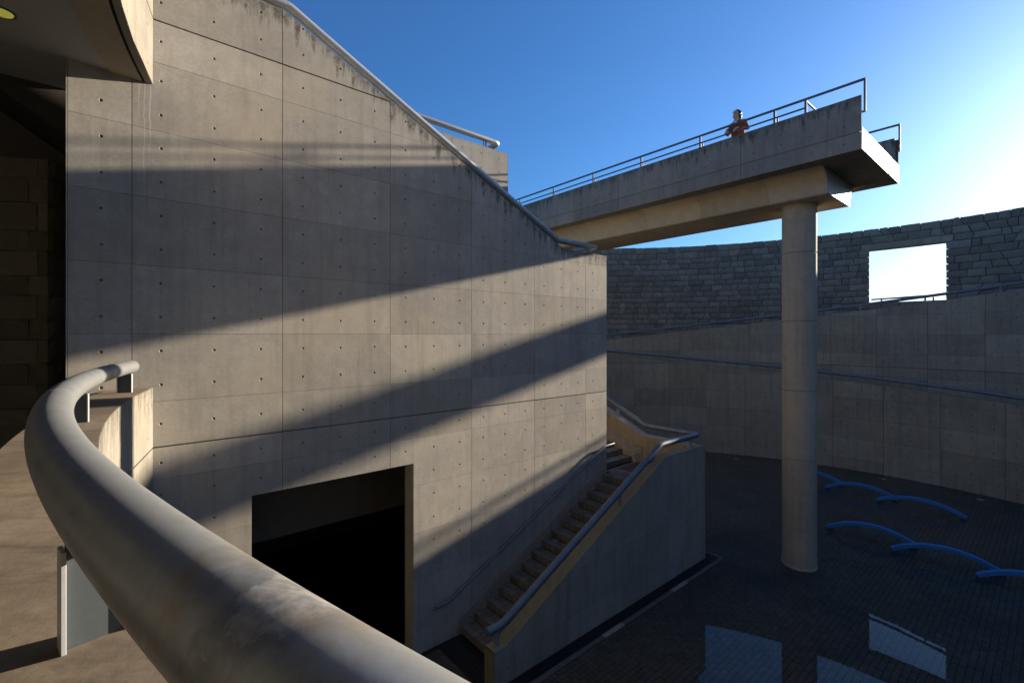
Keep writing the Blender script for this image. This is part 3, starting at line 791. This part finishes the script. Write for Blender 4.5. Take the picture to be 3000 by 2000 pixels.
bal_solid('coping', RI + .002, RO, CZ - .09, CZ, M_coping, bp, off=.012)
bal_solid('parapet_core', RI + .02, RO - .01, 0, CZ - .091, M_core, bp, off=.012)
bal_solid('outer_face', RO - .009, RO - .001, EYE - 1.62, CZ - .091, M_conc, bp, off=.012)
def bal_panels(root, mat, r, zlist, a_end):
    s = R(-aw_i) * r + .004                            # arc length measured clockwise-negative
    s1 = R(-a_end) * r; w = 1.8; first = True
    while s < s1:
        e = min(s + (1.05 if first else w), s1)
        for a, b_, hz in zlist:
            n = 1 if first else 3
            panel(root, mat, s, e, a, b_, [s + (e-s)*(k+.5)/n if not first else s + .30 for k in range(n)], hz,
                  mapf=lambda x, y, z: Vector((*c1p(r + y, -math.degrees(x / r)), z)), depth=.03, gap=.003)
        s = e; first = False
bal_panels(bp, M_fascia, RI, [(0, .9, [.22, .67]), (.9, 1.8, [1.12, 1.57]), (1.8, 2.7, [2.02, 2.47]), (2.7, 3.6, [2.92, 3.37]), (3.6, EYE - 1.51, [3.82, 4.27]), (EYE - 1.49, CZ - .002, [EYE - 1.32, EYE - .90])], -165)
# upper balcony front and its soffit
ub = thing('upper_balcony', 'curved concrete balcony overhead with dark drip groove under its edge', 'balcony')
UZ = EYE + 3.31
bal_solid('front_core', RI + .02, RI + .40, UZ + .012, UZ + 3.0, M_core, ub, off=.012)
bal_solid('soffit', RI + .001, RI + .075, UZ, UZ + .012, M_conc, ub, off=.012)
bal_solid('soffit', RI + .105, RI + .42, UZ, UZ + .013, M_soffit, ub, off=.012)
bal_solid('drip_groove', RI + .0755, RI + .1045, UZ + .010, UZ + .0115, M_drip, ub, off=.012)
bal_panels(ub, M_fascia2, RI, [(UZ + .001, UZ + .87, [UZ + .13, UZ + .62]), (UZ + .885, UZ + 1.78, [UZ + 1.12, UZ + 1.55]), (UZ + 1.78, UZ + 2.98, [UZ + 2.0, UZ + 2.5])], -165)
bal_solid('front_top', RI + .0, RI + .40, UZ + 3.002, UZ + 3.02, M_conc, ub, off=.012)
ceil = tag(bal_solid('ceiling', RI + .424, 18.6, UZ + .022, UZ + .24, M_ceil, None, -176), kind='structure')
walk = tag(bal_solid('walkway', RO + .001, 18.6, EYE - 1.85, EYE - 1.62, M_walk, None, -176), kind='structure')
# what closes the walkway at the back
backw = thing('walkway_wall', 'dark wall closing the covered walkway at its back', 'wall')
ring_solid('wall', C1, 18.3, 18.6, -176, -96, EYE - 1.62, UZ + .02, M_lobby, backw)
pp = thing('stair_soffit', 'dark sloping underside of a stair above the brown stone pier', 'soffit', FRAME0, ANG)
prism('slab', [(-1.53, EYE + 3.329), (.3, EYE + 2.0), (.3, EYE + 3.329)], .96, 3.4, M_lobby, pp)
prism('slab', [(-4.2, EYE + 2.72), (-4.2, EYE + 3.329), (.3, EYE + 3.329), (.3, EYE + 2.72)], 3.42, 4.4, M_lobby, pp)
ring_solid('upper_floor', C1, RI + .45, 18.6, -176, -112, UZ + .25, UZ + .5, M_conc, ub)
tag(box('floor_slab', -7.0, -.6, .02, 6.0, EYE - 1.85, EYE - 1.621, M_walk, None), kind='structure')
fs = bpy.data.objects['floor_slab']; fs.location = FRAME0; fs.rotation_euler = (0, 0, ANG)
cs = tag(box('upper_ceiling', -7.0, -.59, .004, 6.0, UZ + .022, UZ + .24, M_ceil, None), kind='structure'); cs.location = FRAME0; cs.rotation_euler = (0, 0, ANG)
# brown stone pier
pier = thing('stone_pier', 'brown ashlar stone pier in the shade at the end of the walkway', 'pier')
pc = Vector((-6.60, 6.50)); pd = Vector((-.98, -.19)).normalized(); pb = Vector((-.03, 1)).normalized()
def pier_map1(x, y, z): p = pc + pd * x + Vector((pd.y, -pd.x)) * (-y) * -1; return Vector((p.x, p.y, z))
nrm1 = Vector((-pd.y, pd.x)); nrm1 = nrm1 if nrm1.dot(-pc) > 0 else -nrm1
def pm1(x, y, z): p = pc + pd * x - nrm1 * y; return Vector((p.x, p.y, z))
nrm2 = Vector((pb.y, -pb.x))
def pm2(x, y, z): p = pc + pb * x - nrm2 * y; return Vector((p.x, p.y, z))
hs = [.34, .29, .34, .28, .35, .29, .40, .35, .28]; zt_ = EYE + 2.49; z = zt_
cor = [pc + (-nrm1 - nrm2) * .05, pc + pd*2.6 - nrm1*.05, pc + pd*2.6 + pb*2.2, pc + pb*2.2 - nrm2*.05]
mesh('pier_core', [(*p, EYE - 1.62) for p in cor] + [(*p, zt_ - .004) for p in cor], [(0,1,5,4),(1,2,6,5),(2,3,7,6),(3,0,4,7),(4,5,6,7)], M_core, pier)
hs = [.28, .345, .40, .29, .345, .28, .335, .29, .335, .30, .34, .30, .31]
for i, h in enumerate(hs):
    z1, z0 = z, z - h; z = z0
    wq = (.12, .23)[i % 2] if i % 4 != 2 else .13
    for x0, x1 in ((0, wq), (wq, wq + .72), (wq + .72, wq + 1.5), (wq + 1.5, wq + 2.3)):
        bmobj('stone', stone_bm([(x0+.004, z0+.004), (x1-.004, z0+.004), (x1-.004, z1-.004), (x0+.004, z1-.004)], pm1, random.random(), .07, .018, 4, 3), M_stone2, pier)
    for x0, x1 in ((0, .5 - wq), (.5 - wq, 1.2), (1.2, 2.1)):
        bmobj('stone', stone_bm([(x0+.004, z0+.004), (x1-.004, z0+.004), (x1-.004, z1-.004), (x0+.004, z1-.004)], pm2, random.random(), .07, .02, 4, 3), M_stone2, pier)
# ceiling lamp
lp = (-5.27, 4.72)
lm = thing('ceiling_lamp', 'round yellowish recessed lamp in the walkway ceiling', 'lamp', (lp[0], lp[1], UZ))
bm = bmesh.new(); bmesh.ops.create_cone(bm, cap_ends=True, segments=32, radius1=.085, radius2=.095, depth=.024); o = bmobj('lens', bm, M_lamp, lm); o.location.z = .016
tube('rim', [(.10*math.cos(a), .10*math.sin(a), .014) for a in np.linspace(0, 2*math.pi, 33)], .009, M_dark, lm, 6)

# the pipe right in front of the camera
bh = thing('handrail', 'thick weathered pipe handrail sweeping along the curved balcony coping', 'handrail')
RR, RZ, RP = 14.66, EYE - .405, .080
a_tip = wall_angle(RR) - .62
angs = np.concatenate([np.arange(a_tip, -128, -.5), np.arange(-128, -158, -.25), np.arange(-158, -174, -.5)])
tube('pipe', [(*c1p(RR, a), RZ) for a in angs], RP, M_bigrail, bh, 40, cap=.9)
for a in (-121.6, -131.9):
    tube('weld_seam', [(*c1p(RR, a), RZ), (*c1p(RR, a - .02), RZ)], RP + .0012, M_postw, bh, 40)
for a in (-118.4, -127.2, -141.3, -155.5):
    p = c1p(RR, a); rt = R(90 - a)
    bm = bmesh.new(); bm_box(bm, -.062, .062, -.007, .007, 0, .235, .001); o = bmobj('post_web', bm, M_web, bh); o.location = (p.x, p.y, CZ - .004); o.rotation_euler = (0, 0, rt)
    for s in (-1, 1):
        bm = bmesh.new(); bm_box(bm, s*.067 - .0045, s*.067 + .0045, -.026, .026, 0, .228, .001); f = bmobj('post_flange', bm, M_postw, bh); f.location = (p.x, p.y, CZ - .004); f.rotation_euler = (0, 0, rt)

# ================================================================ COURT FLOOR: TILES, DRAIN, BENCHES, LIGHTS
TS = .104
us = np.arange(-3.0, 26.5, TS); qs = np.arange(-14.0, 18.5, TS)
U, Q = np.meshgrid(us, qs, indexing='ij'); U = U.ravel(); Q = Q.ravel()
X = ct*U + st*(Q - WALL_DIST); Y = st*U - ct*(Q - WALL_DIST)
ok = np.hypot(X - C2.x, Y - C2.y) < 13.64
ok &= (Q > .04) | (U > 12.0)
ok &= ~((U > 4.62) & (U < 11.98) & (Q < 1.98) & (Q > -3))
ok &= ~((U <= 12.33) & (U > 11.9) & (Q < 1.98) & (Q > 1.3))
ok &= np.hypot(X - C1.x, Y - C1.y) < 14.40
ok &= np.hypot(X - colp.x, Y - colp.y) > .36
U, Q, X, Y = U[ok], Q[ok], X[ok], Y[ok]
px = 1500 + X / np.maximum(Y, .1) * 1340; py = 980 + EYE / np.maximum(Y, .1) * 1340
score = np.where((px > 1480) & (px < 2990) & (py < 1992) & (Y > 1) & (py > 1600) & (px > 1480 + (1992 - py) * 1.6), py, 0)
order = np.argsort(-score); own = order[:300]; rest_i = order[300:]
h = TS/2 - .0035; hb = TS/2 - .0075
lv = np.array([(-h,-h,-.004),(h,-h,-.004),(h,h,-.004),(-h,h,-.004),(-hb,-hb,.006),(hb,-hb,.006),(hb,hb,.006),(-hb,hb,.006)])
lf = np.array([(4,5,6,7),(0,1,5,4),(1,2,6,5),(2,3,7,6),(3,0,4,7)])
def rot_off(l): return np.stack([ct*l[:,0] - st*l[:,1], st*l[:,0] + ct*l[:,1], l[:,2]], 1)
lvr = rot_off(lv); n = len(rest_i)
vv = (lvr[None] + np.stack([X[rest_i], Y[rest_i], rng.uniform(-.0012, .0012, n)], 1)[:, None, :]).reshape(-1, 3)
ff = (lf[None] + (np.arange(n) * 8)[:, None, None]).reshape(-1, 4)
me = bpy.data.meshes.new('paving_tiles'); me.vertices.add(len(vv)); me.vertices.foreach_set('co', vv.ravel())
me.loops.add(ff.size); me.loops.foreach_set('vertex_index', ff.ravel())
me.polygons.add(len(ff)); me.polygons.foreach_set('loop_start', np.arange(len(ff)) * 4); me.polygons.foreach_set('loop_total', np.full(len(ff), 4))
me.update(calc_edges=True); me.validate()
at = me.attributes.new('tone', 'FLOAT', 'POINT'); at.data.foreach_set('value', np.repeat(rng.random(n), 8))
me.materials.append(M_tile); tag(link(bpy.data.objects.new('paving_tiles', me), floor), kind='stuff')
tmes = []
for k in range(8):
    m_ = bpy.data.meshes.new('paving_tile'); m_.from_pydata([tuple(v) for v in lv], [], [tuple(f) for f in lf]); m_.materials.append(M_tile)
    at = m_.attributes.new('tone', 'FLOAT', 'POINT'); at.data.foreach_set('value', [random.random()] * 8); tmes.append(m_)
for i in own:
    o = bpy.data.objects.new('paving_tile', random.choice(tmes)); link(o, floor); o.location = (X[i], Y[i], random.uniform(-.0012, .0012)); o.rotation_euler = (0, 0, ANG)

dr = wall_thing('drain_channel', 'narrow grated drain channel with stone edging along the parapet foot', 'drain')
box('channel', 4.7, 12.15, -1.86, -1.613, -.004, .003, M_black, dr)
for k in range(12):
    u0 = 4.72 + .62 * k; box('grating', u0 + .004, u0 + .612, -1.80, -1.66, .0032, .0075, M_black, dr)
for k in range(12):
    u0 = 4.70 + .63 * k
    box('edging_stone', u0 + .003, u0 + .625, -1.965, -1.862, -.004, .016 + (.006 if k in (4, 8) else 0), M_parapet if k in (4, 8) else M_curb, dr)
box('edging_stone', 12.16, 12.27, -1.965, -1.40, -.004, .022, M_curb, dr)
mt = wall_thing('floor_grating', 'dark floor grating at the foot of the staircase', 'grating')
box('grating', 4.55, 5.0, -1.33, -.05, -.004, .017, M_black, mt)
for k in range(5): box('slot_bar', 4.57 + .09*k, 4.63 + .09*k, -1.32, -.06, .0172, .021, M_grout, mt)

bench_proto = None
def bench(p0, p1, rise, label):
    global bench_proto
    p0 = Vector((*p0, 0)); p1 = Vector((*p1, 0)); d = p1 - p0; L = d.length
    t = thing('bench', label, 'bench', (p0 + p1) / 2, math.atan2(d.y, d.x), 'arched blue benches on the court floor')
    Rr = (L*L/4 + rise*rise) / (2*rise); half = math.asin(L/2/Rr); n = 20; hw, th = .078, .085
    bm = bmesh.new(); rings = []
    for k in range(n + 1):
        a = -half + 2*half*k/n
        rings.append([bm.verts.new((r_*math.sin(a), y, r_*math.cos(a) - Rr*math.cos(half) + .07)) for r_, y in ((Rr, -hw), (Rr + th, -hw), (Rr + th, hw), (Rr, hw))])
    for a, b_ in zip(rings, rings[1:]):
        for s in range(4): bm.faces.new([a[s], a[(s+1) % 4], b_[(s+1) % 4], b_[s]])
    bm.faces.new(rings[0]); bm.faces.new(rings[-1][::-1])
    es = [e for e in bm.edges if len(e.link_faces) == 2 and e.calc_face_angle(0) > .7]
    bmesh.ops.bevel(bm, geom=es, offset=.012, segments=2, affect='EDGES')
    bmobj('arched_beam', bm, M_bench, t)
    for s in (-1, 1):
        box('foot', s*(L/2 - .05) - .07, s*(L/2 - .05) + .07, -.075, .075, -.004, .085, M_benchfoot, t, .006)
bench((11.55, 19.30), (13.02, 17.98), .30, 'blue arched bench partly hidden behind the round column, end of its row')
bench((12.20, 17.75), (13.75, 16.35), .30, 'blue arched bench in the middle of the row beside the curved ramp wall')
bench((13.05, 16.35), (14.62, 14.75), .30, 'blue arched bench at the open end of the row beside the curved ramp wall')
bench((9.72, 14.05), (11.28, 12.78), .30, 'blue arched bench whose end lies closest to the round column')
bench((10.52, 12.62), (12.12, 11.36), .30, 'blue arched bench between two others in the row away from the wall')
bench((11.46, 11.22), (13.05, 9.95), .30, 'blue arched bench of the near row, cut by the edge of the picture')
for (x, y), lab in (((2157, 1344), 'small round ground light between the staircase parapet and the curved wall'), ((2590, 1405), 'small round ground light by the curved wall behind the benches'), ((2872, 1465), 'small round ground light by the curved wall past the last bench')):
    d = EYE * 1340 / (y - 980); t = thing('ground_light', lab, 'light', ((x - 1500) / 1340 * d, d, 0), 0, 'ground lights along the curved wall')
    bm = bmesh.new(); bmesh.ops.create_cone(bm, cap_ends=True, segments=24, radius1=.14, radius2=.13, depth=.03); bmobj('housing', bm, M_dark, t).location.z = .011
    bm = bmesh.new(); bmesh.ops.create_cone(bm, cap_ends=True, segments=24, radius1=.10, radius2=.085, depth=.012); bmobj('lens', bm, M_glassy, t).location.z = .032

# ================================================================ THE PERSON ON THE BRIDGE
def blob(name, chains, mat, parent, voxel=.008, smooth=2, extra=None):
    """tapered limbs and ellipsoids fused into one continuous skin"""
    bm = bmesh.new()
    for ch in chains:
        pts = [Vector(p[:3]) for p in ch]; rad = [p[3] for p in ch]; asp = [p[4] if len(p) > 4 else 1.0 for p in ch]
        N_ = len(pts); n = 16; rings = []
        for i, p in enumerate(pts):
            d = (pts[min(i+1, N_-1)] - pts[max(i-1, 0)]).normalized()
            ref = Vector((1, 0, 0)) if abs(d.x) < .9 else Vector((0, 0, 1))
            fx = (ref - d * ref.dot(d)).normalized(); fy = d.cross(fx)
            rings.append([bm.verts.new(p + fx*rad[i]*asp[i]*math.cos(2*math.pi*k/n) + fy*rad[i]*math.sin(2*math.pi*k/n)) for k in range(n)])
        for a, b_ in zip(rings, rings[1:]):
            for k in range(n): bm.faces.new([a[k], a[(k+1) % n], b_[(k+1) % n], b_[k]])
        bm.faces.new(rings[0][::-1]); bm.faces.new(rings[-1])
        for i in (0, N_-1):
            s = bmesh.ops.create_icosphere(bm, subdivisions=2, radius=1.0)
            for v in s['verts']: v.co = Vector((v.co.x*rad[i]*asp[i], v.co.y*rad[i], v.co.z*min(rad[i], rad[i]*asp[i]))) + pts[i]
    for c, r3, rx in (extra or []):
        r3 = tuple(HS * x for x in r3)
        s = bmesh.ops.create_icosphere(bm, subdivisions=3, radius=1.0); M_ = Matrix.Rotation(rx, 4, 'Y')
        for v in s['verts']: v.co = M_ @ Vector((v.co.x*r3[0], v.co.y*r3[1], v.co.z*r3[2])) + Vector(c)
    bmesh.ops.recalc_face_normals(bm, faces=bm.faces)
    me = bpy.data.meshes.new(name); bm.to_mesh(me); bm.free()
    tmp = bpy.data.objects.new('tmp', me); coll.objects.link(tmp)
    r_ = tmp.modifiers.new('r', 'REMESH'); r_.mode = 'VOXEL'; r_.voxel_size = voxel
    if smooth:
        s_ = tmp.modifiers.new('s', 'SMOOTH'); s_.factor = .5; s_.iterations = smooth
    dg = bpy.context.evaluated_depsgraph_get(); dg.update()
    me2 = bpy.data.meshes.new_from_object(tmp.evaluated_get(dg)); bpy.data.objects.remove(tmp); bpy.data.meshes.remove(me)
    me2.name = name; me2.materials.clear(); me2.materials.append(mat); me2.polygons.foreach_set('use_smooth', [True] * len(me2.polygons))
    return link(bpy.data.objects.new(name, me2), parent)
M_skin = plain('skin', (.55, .33, .215), .55, noise=.05)
M_coat = plain('rust_wool', (.26, .058, .026), .9, noise=.15, scale=40)
M_knit = plain('cream_knit', (.62, .56, .46), .9, noise=.05)
M_hair = plain('dark_grey_hair', (.030, .029, .032), .5, noise=.4, scale=30)
M_hairw = plain('white_hair', (.55, .54, .55), .5, noise=.2, scale=30)
M_trou = plain('dark_trousers', (.03, .03, .035), .9)
M_shoe = plain('black_shoe', (.015, .015, .015), .5)
M_lip = plain('lips', (.35, .11, .09), .5); M_eye = plain('eye', (.03, .022, .02), .3)
deck = 4.27 + EYE
pq = 2.28                                             # metres out from the big wall, where she stands on the deck
person = thing('person', 'smiling person with grey bob in rust coat and cream polo neck behind the bridge railing', 'person', W(12.33, pq, deck), ANG + math.pi); person.scale = (1.04, 1.04, 1.04)
S = 1.0
# frame: x forward (over the court), y to the person's left, z up
hd = Vector((.05, -.015, 1.44)); HS = 1.10
def hand(side, wrist, tip_dir):
    w = Vector(wrist); d = Vector(tip_dir).normalized(); sd_ = Vector((0, 1, 0)) if abs(d.y) < .9 else Vector((1, 0, 0))
    sd_ = (sd_ - d * sd_.dot(d)).normalized(); dn = d.cross(sd_); dn = dn if dn.z < 0 else -dn
    ch = [[(*w, .026, .8), (*(w + d*.045), .034, .6), (*(w + d*.085), .033, .55)]]
    for i, (o_, l) in enumerate(((-.027, .060), (-.009, .070), (.009, .066), (.026, .052))):
        b0 = w + d*.080 + sd_*o_; b1 = b0 + d*l*.5 + dn*.008; b2 = b1 + d*l*.18 + dn*l*.42; b3 = b2 - d*l*.12 + dn*l*.25
        ch.append([(*b0, .0095), (*b1, .009), (*b2, .0085), (*b3, .007)])
    t0 = w + d*.030 + sd_*(-.028*side); t1 = t0 + d*.028 - sd_*.020*side + dn*.012; t2 = t1 + d*.028 + dn*.02
    ch.append([(*t0, .013), (*t1, .011), (*t2, .009)])
    return ch
zr = 5.205 - 4.27 + .022                              # height of the lower rail above the deck
sh = 1.24
Rw, Lw = Vector((.275, -.150, zr + .075)), Vector((.265, .075, zr + .085))
body = [[(0, 0, .80, .14, .75), (.005, 0, .95, .125, .75), (.015, 0, 1.12, .14, .72), (.02, 0, 1.24, .13, .65), (.025, 0, 1.30, .06)],
        [(.025, 0, 1.28, .052), (.035, -.005, 1.34, .047), (.042, -.012, 1.40, .046)],
        [(0, .085, .82, .085), (.02, .09, .45, .055), (.0, .09, .08, .038), (.10, .095, .04, .036)], [(0, -.085, .82, .085), (.02, -.09, .45, .055), (.0, -.09, .08, .038), (.10, -.095, .04, .036)],
        [(.02, -.165, sh, .050), (.06, -.235, 1.02, .040), (*Rw, .026)], [(.02, .165, sh, .050), (.05, .250, 1.03, .040), (*Lw, .026)]]
body += hand(-1, Rw, (.55, -.05, -.55)) + hand(1, Lw, (.50, -.25, -.55))
def hp(f, s, z): 
    f, s, z = f*HS, s*HS, z*HS; a = R(-14); return (hd.x + f*math.cos(a) - s*math.sin(a), hd.y + f*math.sin(a) + s*math.cos(a), hd.z + z)
head = [(hp(-.012, 0, .035), (.092, .074, .090), 0), (hp(.018, 0, -.020), (.072, .064, .088), 0), (hp(.040, 0, -.072), (.038, .042, .032), 0),
        (hp(.088, 0, -.012), (.015, .012, .022), .35), (hp(.098, 0, -.024), (.012, .015, .010), 0),
        (hp(.055, .036, -.028), (.024, .022, .022), 0), (hp(.055, -.036, -.028), (.024, .022, .022), 0),
        (hp(-.010, .074, -.004), (.016, .009, .028), .2), (hp(-.010, -.074, -.004), (.016, .009, .028), .2)]
bd = blob('body', body, M_skin, person, .0065, 2, head)
# coat
coat = [[(.0, 0, .55, .185, .80), (.005, 0, .75, .178, .80), (.012, 0, .95, .158, .82), (.022, 0, 1.12, .165, .78), (.02, 0, 1.235, .150, .66), (.015, 0, 1.285, .085, .8)],
        [(.01, .06, 1.262, .058), (.015, .15, 1.250, .062), (.045, .245, 1.03, .056), (.16, .165, .995 + .01, .048), (Lw.x - .035, Lw.y + .012, Lw.z + .025, .040)],
        [(.01, -.06, 1.262, .058), (.015, -.15, 1.250, .062), (.05, -.235, 1.02, .056), (.17, -.195, .99, .048), (Rw.x - .035, Rw.y - .010, Rw.z + .025, .040)]]
ct_o = blob('coat', coat, M_coat, person, .009, 3)
def strip(name, pts, mat, thick=.008, parent=person):
    bm = bmesh.new(); f = bm.faces.new([bm.verts.new(p) for p in pts]); ex = bmesh.ops.extrude_face_region(bm, geom=[f])
    for v in ex['geom']:
        if isinstance(v, bmesh.types.BMVert): v.co.x += thick
    return bmobj(name, bm, mat, parent)
strip('polo_neck', [(.150, -.035, 1.275), (.150, .035, 1.275), (.158, .012, 1.13), (.158, -.012, 1.13)], M_knit, .006)
blob('polo_collar', [[(.028, -.003, 1.27, .066), (.036, -.006, 1.32, .060), (.040, -.010, 1.345, .057)]], M_knit, person, .008, 1)
blob('lapel', [[(.06, .075, 1.315, .016), (.150, .050, 1.235, .020), (.172, .012, 1.12, .016)]], M_coat, person, .006, 1)
blob('lapel', [[(.06, -.075, 1.315, .016), (.150, -.050, 1.235, .020), (.172, -.012, 1.12, .016)]], M_coat, person, .006, 1)
blob('coat_collar', [[(.05, .080, 1.325, .018), (-.04, .055, 1.345, .020), (-.055, 0, 1.35, .020), (-.04, -.055, 1.345, .020), (.05, -.080, 1.325, .018)]], M_coat, person, .007, 1)
for z in (1.07, .96): blob('button', [[(.150, .004, z, .009), (.156, .004, z, .009)]], M_shoe, person, .004, 0)
blob('trousers', [[(0, .085, .80, .095), (.02, .09, .45, .070), (.0, .09, .09, .062)], [(0, -.085, .80, .095), (.02, -.09, .45, .070), (.0, -.09, .09, .062)]], M_trou, person, .012, 1)
for s in (-1, 1): blob('shoe', [[(-.05, s*.09, .045, .045), (.06, s*.092, .042, .045), (.15, s*.097, .034, .034)]], M_shoe, person, .009, 1)
# hair: a bob, dark below, silver over the crown and forelock
blob('hair', [], M_hair, person, .007, 2, [(hp(-.036, 0, .048), (.092, .088, .084), 0), (hp(-.050, 0, -.010), (.070, .084, .082), 0), (hp(-.014, .066, .022), (.046, .022, .062), 0), (hp(-.014, -.066, .022), (.046, .022, .062), 0), (hp(.020, 0, .082), (.062, .070, .040), .35)])
blob('hair_crown', [], M_hairw, person, .006, 2, [(hp(.052, .006, .084), (.034, .052, .026), .5), (hp(.050, -.030, .078), (.030, .036, .026), .5), (hp(-.03, -.01, .125), (.060, .050, .014), -.1)])
for s in (-1, 1):
    blob('eye', [[hp(.083, s*.030, .004) + (.0055,), hp(.083, s*.033, .004) + (.0055,)]], M_eye, person, .003, 0)
    blob('brow', [[hp(.085, s*.020, .024) + (.0035,), hp(.080, s*.044, .024) + (.0035,)]], M_hair, person, .0025, 0)
blob('mouth', [[hp(.082, -.020, -.052) + (.0045,), hp(.090, 0, -.057) + (.0055,), hp(.082, .020, -.052) + (.0045,)]], M_lip, person, .003, 0)
